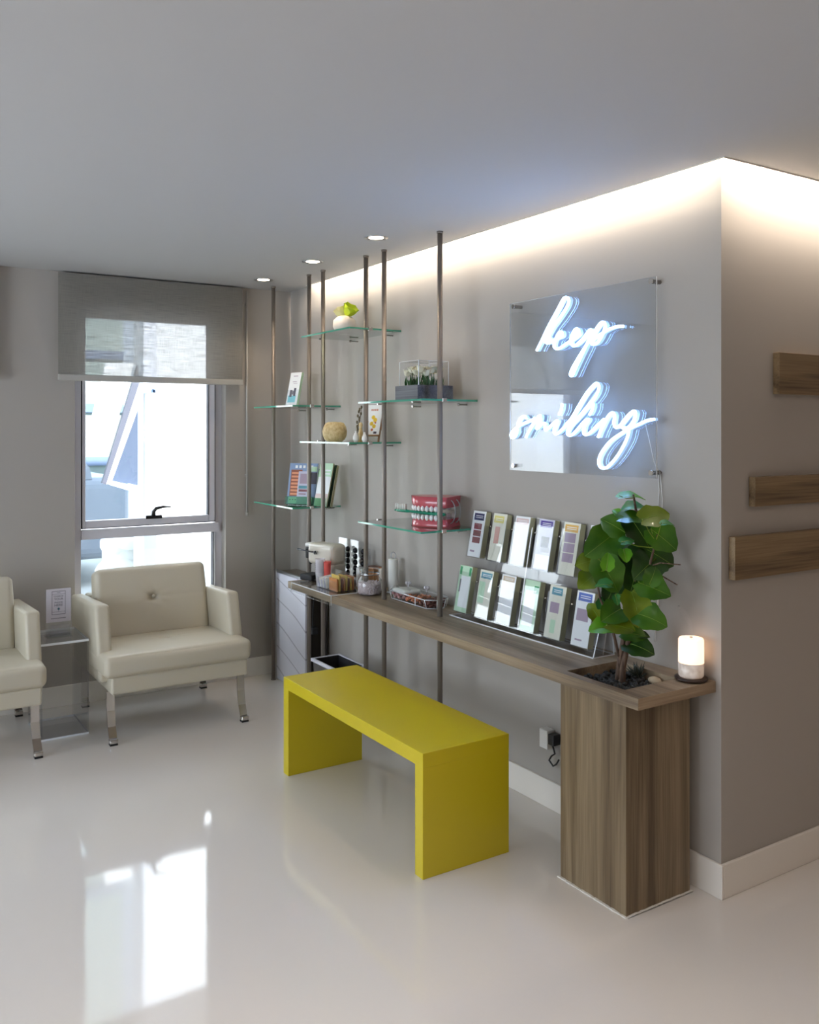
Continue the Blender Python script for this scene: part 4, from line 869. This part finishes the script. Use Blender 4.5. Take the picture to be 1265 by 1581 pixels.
for nm, zt, sg in (('tooth', .046, 1), ('tooth', .088, -1)):
    LP_ = [arch(i/400) for i in range(401)]; cum = [0]
    for p_a, p_b in zip(LP_, LP_[1:]): cum.append(cum[-1]+math.dist(p_a, p_b))
    for k in range(18):
        tgt = cum[-1]*(.03+.94*(k+.5)/18); i_ = next(i for i, c_ in enumerate(cum) if c_ >= tgt); a, s = LP_[i_]; t_ = i_/400; r = .0098 if .3 < t_ < .7 else .0108
        b = B(); c = jc+jf*a*.97+js*s*.97+UP*zt; ball(b, c, r*1.15, s=(.85, .85, 1.2), u=10, v=7)
        obj(nm, b, 'tooth', tm)
b = B(); hp_ = jc-jf*.118+UP*.075; pts = [hp_+(-jf*math.cos(a)*.030+UP*math.sin(a)*.056) for a in [math.radians(x) for x in range(-95, 100, 13)]]
for s in (-1, 1): tube(b, [q+js*.03*s+jf*.016 for q in pts], .0025, 8)
obj('hinge_spring', b, 'steel', tm)
q0_ = pX(610, 787, 2.315); q1_ = pX(688, 795, 2.385); dq = (q1_-q0_)
t = thing('toothbrush', 'big green toothbrush clamped between the jaws of the teeth model', 'toothbrush', q0_)
b = B(); tube(b, [q0_, q0_+dq*.08, q0_+dq*.24, q0_+dq*.32, q0_+dq*.6, q1_-dq*.05, q1_], [.004, .008, .008, .006, .009, .009, .004], 10); obj('handle', b, 'green_handle', t)
b = B()
for k in range(6):
    for j in (-1, 0, 1): c = q0_+dq*(.03+.038*k)+js*.005*j+UP*.005; tube(b, [c, c+UP*.028], .0042, 6)
obj('bristles', b, 'white_plastic', t)

# ------------------------------------------------------------------ things on the counter
zc = ZC
t = thing('acrylic_tray', 'clear acrylic shelf wrapped over the front edge of the counter', 'tray', (2.24, 4.36, zc))
b = B(); bx(b, 2.150, 2.345, 4.125, 4.61, zc+.0005, zc+.005, {'*': 1, '+z': 0, '-z': 0}); obj('tray_plate', b, ['acrylic', 'acrylic_edge'], t)
b = B(); bx(b, 2.150, 2.154, 4.125, 4.61, zc-.048, zc, {'*': 1, '+x': 0, '-x': 0}); obj('front_lip', b, ['acrylic', 'acrylic_edge'], t)
zt = zc+.005
def obox(bm, c, ax, L, W_, z0, z1, mi=0, bev=0, seg=3):
    ax = Vector(ax).normalized(); sd = Vector((ax.y, -ax.x, 0)); pts = []
    for z_ in (z0, z1):
        for (i, j) in ((-1, -1), (1, -1), (1, 1), (-1, 1)): pts.append(Vector((c[0], c[1], z_))+ax*L/2*i+sd*W_/2*j)
    hexa(bm, pts, mi, bev, seg)
ma = Vector((-.28, .96, 0)).normalized(); mc = Vector((2.335, pX(505, 664, 2.335).y, 0))
t = thing('coffee_machine', 'small beige capsule coffee machine with black lever on the counter', 'coffee machine', (mc.x, mc.y, zc))
b = B(); obox(b, mc, ma, .215, .115, zc+.10, zc+.222, 0, .028, 4); obj('body', b, 'beige_plastic', t)
b = B(); obox(b, mc-ma*.035, ma, .135, .105, zc+.01, zc+.112, 0, .01); obj('lower_body', b, 'beige_plastic', t)
b = B(); obox(b, mc+ma*.128, ma, .05, .06, zc+.125, zc+.19, 0, .008); tube(b, [mc+ma*.135+UP*(zc+.128), mc+ma*.135+UP*(zc+.09)], [.014, .008], 10); obj('brew_head', b, 'black_plastic', t)
sdv = Vector((-ma.y, ma.x, 0)) if Vector((-ma.y, ma.x, 0)).dot(CF) < 0 else Vector((ma.y, -ma.x, 0))
b = B(); l0 = mc+ma*.175+sdv*.062+UP*(zc+.178); l1 = mc+ma*.02+sdv*.072+UP*(zc+.172); tube(b, [l0, l0.lerp(l1, .3), l1], [.008, .004, .004], 8); lathe(b, [(.004, -.004), (.010, -.004), (.010, .004), (.004, .004), (.004, -.004)], l1, 16, axis=sdv, caps=False); obj('lever', b, 'black_plastic', t)
b = B(); obox(b, mc+ma*.128, ma, .05, .065, zc+.19, zc+.215, 0, .010); obj('top_cap', b, 'white_plastic', t)
b = B(); obox(b, mc+ma*.125, ma, .10, .10, zc+.001, zc+.035, 0, .006); obj('drip_tray', b, 'matt_black', t)
# capsule rack
mat('capsule_black', (28, 28, 34), .22, .6); mat('capsule_green', (20, 110, 62), .22, .5)
rx = 2.462; ry = [pX(u, 664, rx).y for u in (525, 537.3, 549, 561)]
t = thing('capsule_rack', 'clear wall-like rack holding black and green coffee capsules', 'capsule rack', (rx, sum(ry)/4, zc))
b = B(); bx(b, rx+.016, rx+.019, ry[3]-.05, ry[0]+.045, zc, zc+.235); bx(b, rx-.03, rx+.04, ry[3]-.05, ry[0]+.045, zc, zc+.004); obj('back_sheet', b, 'acrylic', t)
b = B()
for yy in [ry[0]+.04]+[(ry[i]+ry[i+1])/2 for i in range(3)]+[ry[3]-.045]: bx(b, rx+.008, rx+.016, yy-.001, yy+.001, zc+.004, zc+.21)
obj('channel_divider', b, 'acrylic', t)
cn = ['green capsule column', 'black capsule column next to the green one', 'middle black capsule column', 'black capsule column nearest the pole']; rn = ['top', 'second', 'third', 'fourth', 'fifth']
zt0 = pX(537, 848, rx).z
for ci, yy in enumerate(ry):
    n_ = 3 if ci == 0 else 5
    for r_ in range(n_):
        z_ = zt0-(.038 if ci == 0 else -.002*ci)-.0335*r_
        b = B(); lathe(b, [(.004, -.013), (.011, -.011), (.0155, -.004), (.0165, .002), (.0165, .004), (.001, .006)], (rx, yy, z_), 14, axis=(1, 0, 0)); 
        tag(obj('coffee_capsule', b, 'capsule_green' if ci == 0 else 'capsule_black', origin=(rx, yy, z_)), '%s capsule, %s of the %s' % ('green' if ci == 0 else 'black', rn[r_], cn[ci]), 'capsule', 'coffee capsules in the clear rack')
# cups
mat('cup_plastic', (232, 228, 234), .15, trans=.35, coat=.5); mat('coral', (232, 96, 88), .45)
p = pZ(492, 905, zt); b = B(); x, y = p.x+.01, p.y
for k in range(7): lathe(b, [(.020, .0+.012*k), (.0265, .075+.012*k), (.028, .078+.012*k)], (x, y, zt), 20, caps=(k in (0,)))
tag(obj('plastic_cup_stack', b, 'cup_plastic', flip=False), 'stack of clear plastic cups on the acrylic tray', 'cups')
x, y = 2.262, pX(504, 664, 2.262).y; b = B(); lathe(b, [(.021, 0), (.026, .12), (.027, .135)], (x, y, zt), 20)
tag(obj('coral_tumbler', b, 'coral'), 'tall coral red tumbler behind the clear cups', 'tumbler')
# tea organiser
o0, o1, u0_, u1_ = 2.205, 2.325, 4.165, 4.40
t = thing('tea_organiser', 'clear divided acrylic box of tea and sugar packets on the tray', 'organiser', ((o0+o1)/2, (u0_+u1_)/2, zt))
b = B(); bx(b, o0, o1, u0_, u1_, zt, zt+.003); 
for a in ((o0, o0+.0025, u0_, u1_, .055), (o1-.0025, o1, u0_, u1_, .085), (o0, o1, u0_, u0_+.0025, .085), (o0, o1, u1_-.0025, u1_, .085), (o0, o1, 4.275, 4.2775, .085)): bx(b, *a[:4], zt+.003, zt+a[4], {'*': 0, '+z': 1})
obj('clear_box', b, ['acrylic', 'acrylic_edge'], t)
mat('packet_amber', (186, 120, 62), .4); mat('packet_gold', (206, 178, 84), .35); mat('packet_brown', (112, 66, 42), .4)
k = 0
pk = ['packet_amber', 'packet_gold', 'packet_brown', 'packet_amber', 'packet_gold', 'packet_brown', 'packet_gold', 'packet_amber']
names_ = {'packet_amber': 'amber', 'packet_gold': 'gold', 'packet_brown': 'dark brown'}
for i in range(8):
    x = o0+.010+.0135*i; tt = random.uniform(-.1, .1); F = lambda a, s, d, x=x, tt=tt: Vector((x+d+s*tt*.3, 4.222+a, zt+.004+s))
    b = B(); hh = random.uniform(.062, .082); slab(b, F, -.045, .045, 0, hh, 0, .007)
    tag(obj('tea_packet', b, pk[i]), '%s tea packet, %s from the front of the clear box' % (names_[pk[i]], ['first', 'second', 'third', 'fourth', 'fifth', 'sixth', 'seventh', 'eighth'][i]), 'packet', 'tea packets in the clear box')
for i in range(6):
    y = 4.292+.017*i; b = B(); s = random.uniform(.03, .06); hexa(b, [(o0+.006, y, zt+.004), (o0+.09, y+.004, zt+.004), (o0+.09, y+.010, zt+.004), (o0+.006, y+.006, zt+.004), (o0+.006, y+.012, zt+s), (o0+.09, y+.006, zt+s+.012), (o0+.09, y+.012, zt+s+.012), (o0+.006, y+.018, zt+s)], 0)
    tag(obj('sugar_packet', b, 'print_lilac' if i % 2 else 'paper'), 'white paper sugar packet, %s counted from the tea packets' % ['first', 'second', 'third', 'fourth', 'fifth', 'sixth'][i], 'packet', 'sugar packets in the clear box')
# candy jar
p = Vector((2.350, 4.068, zc)); t = thing('candy_jar', 'round glass jar part filled with small pale candies', 'jar', p)
b = B(); lathe(b, [(.054, .001), (.065, .010), (.068, .045), (.065, .075), (.050, .094), (.048, .100), (.052, .104), (.052, .118), (.049, .122)], p, 36, caps=False); lathe(b, [(.001, .001), (.054, .001)], p, 36, caps=False); obj('glass_body', b, 'jar_glass', t)
b = B(); lathe(b, [(.050, .122), (.054, .124), (.054, .134), (.020, .140), (.001, .141)], p, 36, caps=False); obj('lid', b, 'jar_glass', t)
b = B(); lathe(b, [(.0525, .105), (.0535, .108), (.0525, .111)], p, 30, caps=False); obj('wire_band', b, 'steel', t)
mat('pale_candy', (214, 198, 202), .5); b = B(); lathe(b, [(.001, .004), (.050, .004), (.058, .015), (.060, .06), (.001, .062)], p, 20, caps=False)
for i in range(520):
    a = random.uniform(0, 2*PI); z_ = random.uniform(.010, .066); r_ = .058 if z_ < .058 else random.uniform(0, .056); ball(b, p+Vector((r_*math.cos(a), r_*math.sin(a), z_)), .0052, u=6, v=4)
c = tag(obj('candies', b, 'pale_candy'), 'small pale pinkish candies filling the round glass jar', 'candy'); c['kind'] = 'stuff'
# behind the jar
def cyl(name, x, u, h_, r, m_, lab, cat, z0=None):
    y = pX(u, 664, x).y; b = B(); lathe(b, [(r*.95, 0), (r, .003), (r, h_-.003), (r*.95, h_)], (x, y, zc if z0 is None else z0), 24); return tag(obj(name, b, m_), lab, cat)
cyl('white_cup', 2.42, 556.5, .105, .022, 'white_plastic', 'small white cup beside the capsule rack', 'cup')
cyl('pillar_candle', 2.47, 591, .115, .020, 'ceramic', 'short cream candle behind the fifth pole', 'candle')
y = pX(577, 664, 2.49).y; b = B(); bx(b, 2.46, 2.52, y-.045, y+.04, zc, zc+.095, bev=.004); bx(b, 2.455, 2.525, y-.05, y+.045, zc+.095, zc+.108, 1, .003)
tag(obj('wooden_tea_box', b, ['packet_amber', 'packet_brown']), 'small amber wooden box against the wall behind the candy jar', 'box')
y = pX(607.5, 664, 2.475).y; p = Vector((2.475, y, zc)); t = thing('paper_roll_stand', 'slim white paper roll on a wire stand with a loop handle', 'paper roll', p)
b = B(); lathe(b, [(.008, .012), (.026, .012), (.0265, .014), (.0265, .178), (.026, .180), (.008, .180)], p, 28); obj('paper_roll', b, 'paper', t)
b = B(); lathe(b, [(.035, 0), (.036, .006), (.030, .010), (.004, .011)], p, 28); tube(b, [p+UP*.01, p+UP*.185], .003, 8)
tube(b, [p+CR*.012*math.cos(a)*1.0+UP*(.198+.018*math.sin(a)+(.0)) for a in [math.radians(k) for k in range(-60, 241, 20)]], .0022, 8); obj('wire_stand', b, 'steel', t)
# candy dish
dx0, dx1, dy0, dy1 = 2.372, 2.512, 3.535, 3.945; t = thing('divided_dish', 'long clear octagonal divided dish of snacks on the counter', 'dish', ((dx0+dx1)/2, (dy0+dy1)/2, zc))
def octp(g, z): 
    c_ = .045; return [(dx0+c_-g*.4, dy0-g, z), (dx1-c_+g*.4, dy0-g, z), (dx1+g, dy0+c_, z), (dx1+g, dy1-c_, z), (dx1-c_, dy1+g, z), (dx0+c_, dy1+g, z), (dx0-g, dy1-c_, z), (dx0-g, dy0+c_, z)]
def loft(bm, R, mi=0, close=None):
    rs = [[bm.verts.new(q) for q in r] for r in R]
    for a, c in zip(rs, rs[1:]):
        n_ = len(a)
        for k in range(n_): f = bm.faces.new((a[k], a[(k+1) % n_], c[(k+1) % n_], c[k])); f.material_index = mi
    for w_ in (close or ()): f = bm.faces.new(rs[w_]); f.material_index = mi
b = B(); loft(b, [octp(-.012, zc+.001), octp(0, zc+.045)], 0, (0,)); obj('dish_body', b, 'acrylic', t)
b = B(); r_ = octp(0, zc+.045); tube(b, [Vector(q) for q in r_+[r_[0]]], .0022, 6); r_ = octp(-.012, zc+.003); tube(b, [Vector(q) for q in r_+[r_[0]]], .002, 6)
for k in range(8): tube(b, [Vector(octp(-.012, zc+.003)[k]), Vector(octp(0, zc+.045)[k])], .0018, 6)
tube(b, [(dx0-.001, dy0+.125, zc+.004), (dx0-.001, dy0+.125, zc+.044)], .002, 6)
obj('thick_edge', b, 'acrylic_edge', t)
b = B()
for yy in (dy0+.125, dy0+.255): bx(b, dx0+.004, dx1-.004, yy-.001, yy+.001, zc+.002, zc+.042)
bx(b, (dx0+dx1)/2-.001, (dx0+dx1)/2+.001, dy0+.01, dy1-.01, zc+.002, zc+.042); obj('divider', b, 'acrylic', t)
b = B(); loft(b, [octp(.002, zc+.048), octp(-.02, zc+.062), octp(-.045, zc+.064)], 0, (2,)); obj('lid', b, 'acrylic', t)
for yy in (dy0+.13, dy0+.30):
    b = B(); c = Vector(((dx0+dx1)/2, yy, zc+.064)); tube(b, [c, c+UP*.012], .003, 8); 
    for s in (-1, 1): ball(b, c+UP*.021+CR*.007*s, .0085, s=(1, 1, 1), u=10, v=6); tube(b, [c+UP*.010, c+UP*.024+CR*.013*s], [.003, .006], 8)
    obj('lid_knob', b, 'cup_plastic', t)
mat('snack_brown', (112, 66, 56), .45); mat('snack_orange', (206, 120, 78), .5); mat('snack_pink', (200, 150, 150), .5)
for nm, m_, ya_, yb_2, n_, lab in (('chocolates', 'snack_brown', dy0+.018, dy0+.120, 90, 'dark brown chocolates in the near section of the clear dish'), ('orange_candies', 'snack_orange', dy0+.13, dy0+.25, 90, 'orange candies in the middle section of the clear dish'), ('pink_candies', 'snack_pink', dy0+.26, dy1-.03, 90, 'pink wrapped candies in the far section of the clear dish')):
    b = B()
    for i in range(n_): ball(b, (random.uniform(dx0+.016, dx1-.016), random.uniform(ya_+.006, yb_2-.006), zc+random.uniform(.010, .036)), random.uniform(.007, .010), s=(1, random.uniform(.7, 1.2), .8), u=7, v=5)
    c = tag(obj(nm, b, m_), lab, 'candy'); c['kind'] = 'stuff'
b = B(); cushion(b, dx0+.012, dx1-.03, dy1-.17, dy1-.05, zc+.036, zc+.056, .009, .004, 10); tag(obj('white_packet', b, 'paper'), 'puffy white packet lying on the candies in the clear dish', 'packet')

# ------------------------------------------------------------------ outside the windows
noise_bump(mat('white_render', (236, 238, 240), .85), (20, 20, 20), .1); mat('out_frame', (214, 218, 228), .5); mat('out_frame_dark', (74, 76, 88), .5)
mat('paving', (205, 205, 200), .9); mat('pale_green_wall', (136, 150, 146), .8); mat('band_blue', (88, 104, 130), .6); mat('dim_pane', (70, 80, 98), .25); mat('car_paint', (140, 148, 160), .3, coat=.5); mat('sill_green', (150, 162, 158), .8)
b = B(); bx(b, -12, 14, YB+.2, 30, -.12, -.02); struct(obj('ground', b, 'paving'))
xw = pY(221, 700, 7.8).x
b = B(); bx(b, xw, 9, 7.8, 8.1, -.02, 6); bx(b, xw-.02, xw+.10, 7.72, 7.8, -.02, 6, 1, .005)
tag(obj('white_building', b, ['white_render', 'out_frame']), 'sunlit white rendered building outside the right half of the window', 'building')
b = B(); bx(b, -14, xw+1.2, 13, 13.3, -.02, 7, 0)
for k in range(7): bx(b, -14, xw+1.2, 12.96, 13, .35+.75*k, .47+.75*k, 1)
for k in range(10): bx(b, -10+1.3*k, -9.4+1.3*k, 12.95, 12.99, 1.6, 3.2, 2)
tag(obj('green_building', b, ['pale_green_wall', 'band_blue', 'dim_pane']), 'pale green building with thin blue bands far behind the window', 'building')
b = B(); bx(b, -9, .7, 8.6, 8.9, -.02, 5); tag(obj('reflection_wall', b, 'white_render'), 'white wall added out of view to brighten the window reflections', 'wall')  # unseen wall added so the clear acrylic mirrors something bright
# tilted sash of the neighbour's awning window
YN = 7.5; P = lambda u, v: pY(u, v, YN)
t = thing('open_sash', 'neighbour awning window sash tilted outward, seen through the glass', 'window', pY(190, 760, YN))
def poly(bm, pts, y0, y1, mi=0):
    A = [bm.verts.new((q.x, y0, q.z)) for q in pts]; C = [bm.verts.new((q.x, y1, q.z)) for q in pts]
    f = bm.faces.new(A); f.material_index = mi; f = bm.faces.new(C); f.material_index = mi
    for k in range(len(A)): f = bm.faces.new((A[k], A[(k+1) % len(A)], C[(k+1) % len(A)], C[k])); f.material_index = mi
b = B(); poly(b, [P(213, 565), P(216, 590), P(164, 748), P(158, 746)], YN, YN+.05); obj('outer_rail', b, 'out_frame_dark', t)
b = B(); poly(b, [P(216, 590), P(216, 625), P(173, 744), P(164, 748)], YN+.01, YN+.04); obj('inner_rail', b, 'out_frame', t)
b = B(); poly(b, [P(166, 560), P(210, 560), P(170, 698), P(136, 676)], YN+.055, YN+.075); obj('sash_pane', b, 'white_render', t)  # white colour stands in for sky glare on the tilted glass
b = B(); poly(b, [P(171, 742), P(215, 752), P(215, 762), P(168, 748)], YN-.02, YN+.05); obj('bottom_rail', b, 'out_frame', t)
b = B(); poly(b, [P(216, 600), P(216, 750), P(176, 742)], YN+.06, YN+.08); obj('dim_glass', b, 'dim_pane', t)
b = B(); q = P(214, 600); bx(b, q.x, xw+.03, YN+.03, 7.74, q.z-.03, q.z+.03); bx(b, xw-.01, xw+.03, YN+.03, 7.74, .8, q.z); obj('hinge_arm', b, 'out_frame', t)
# parked car
yc = 9.6; c = pY(150, 740, yc); b = B()
ang = [math.radians(k) for k in range(0, 181, 12)]
pr = [(c.x-1.3+1.25*-math.cos(a)*1.0, c.z+.45*math.sin(a)**.8) for a in ang]
A = [[b.verts.new((x, y_, z)) for x, z in pr] for y_ in (yc, yc+.3, yc+1.3, yc+1.6)]
for r_, s_ in zip(A, A[1:]):
    for i in range(len(pr)-1): f = b.faces.new((r_[i], r_[i+1], s_[i+1], s_[i])); f.smooth = True; f.material_index = 1 if 2 < i < 7 else 0
b.faces.new(A[0]); b.faces.new(A[-1]); bx(b, c.x-3.8, c.x+.35, yc-.05, yc+1.7, .25, c.z+.02, 0, .12, 4)
for xx in (c.x-2.9, c.x-.5): lathe(b, [(.30, 0), (.32, .03), (.32, .2)], (xx, yc-.08, .30), 20, 2, axis=(0, 1, 0))
tag(obj('parked_car', b, ['car_paint', 'dim_pane', 'rubber']), 'pale blue car parked outside beyond the tilted sash', 'car')
b = B(); yl = 8.9; q = pY(128, 800, yl)
for i in range(26): ball(b, (pY(205, 790, yl).x+random.uniform(-.25, .25), yl+random.uniform(-.2, .2), random.uniform(.05, .62)), random.uniform(.12, .22), s=(1, 1, .8), u=10, v=7)
m = mat('blossom', (240, 240, 236), .9); tag(obj('white_bush', b, 'blossom'), 'overexposed white bush low outside the window', 'bush')
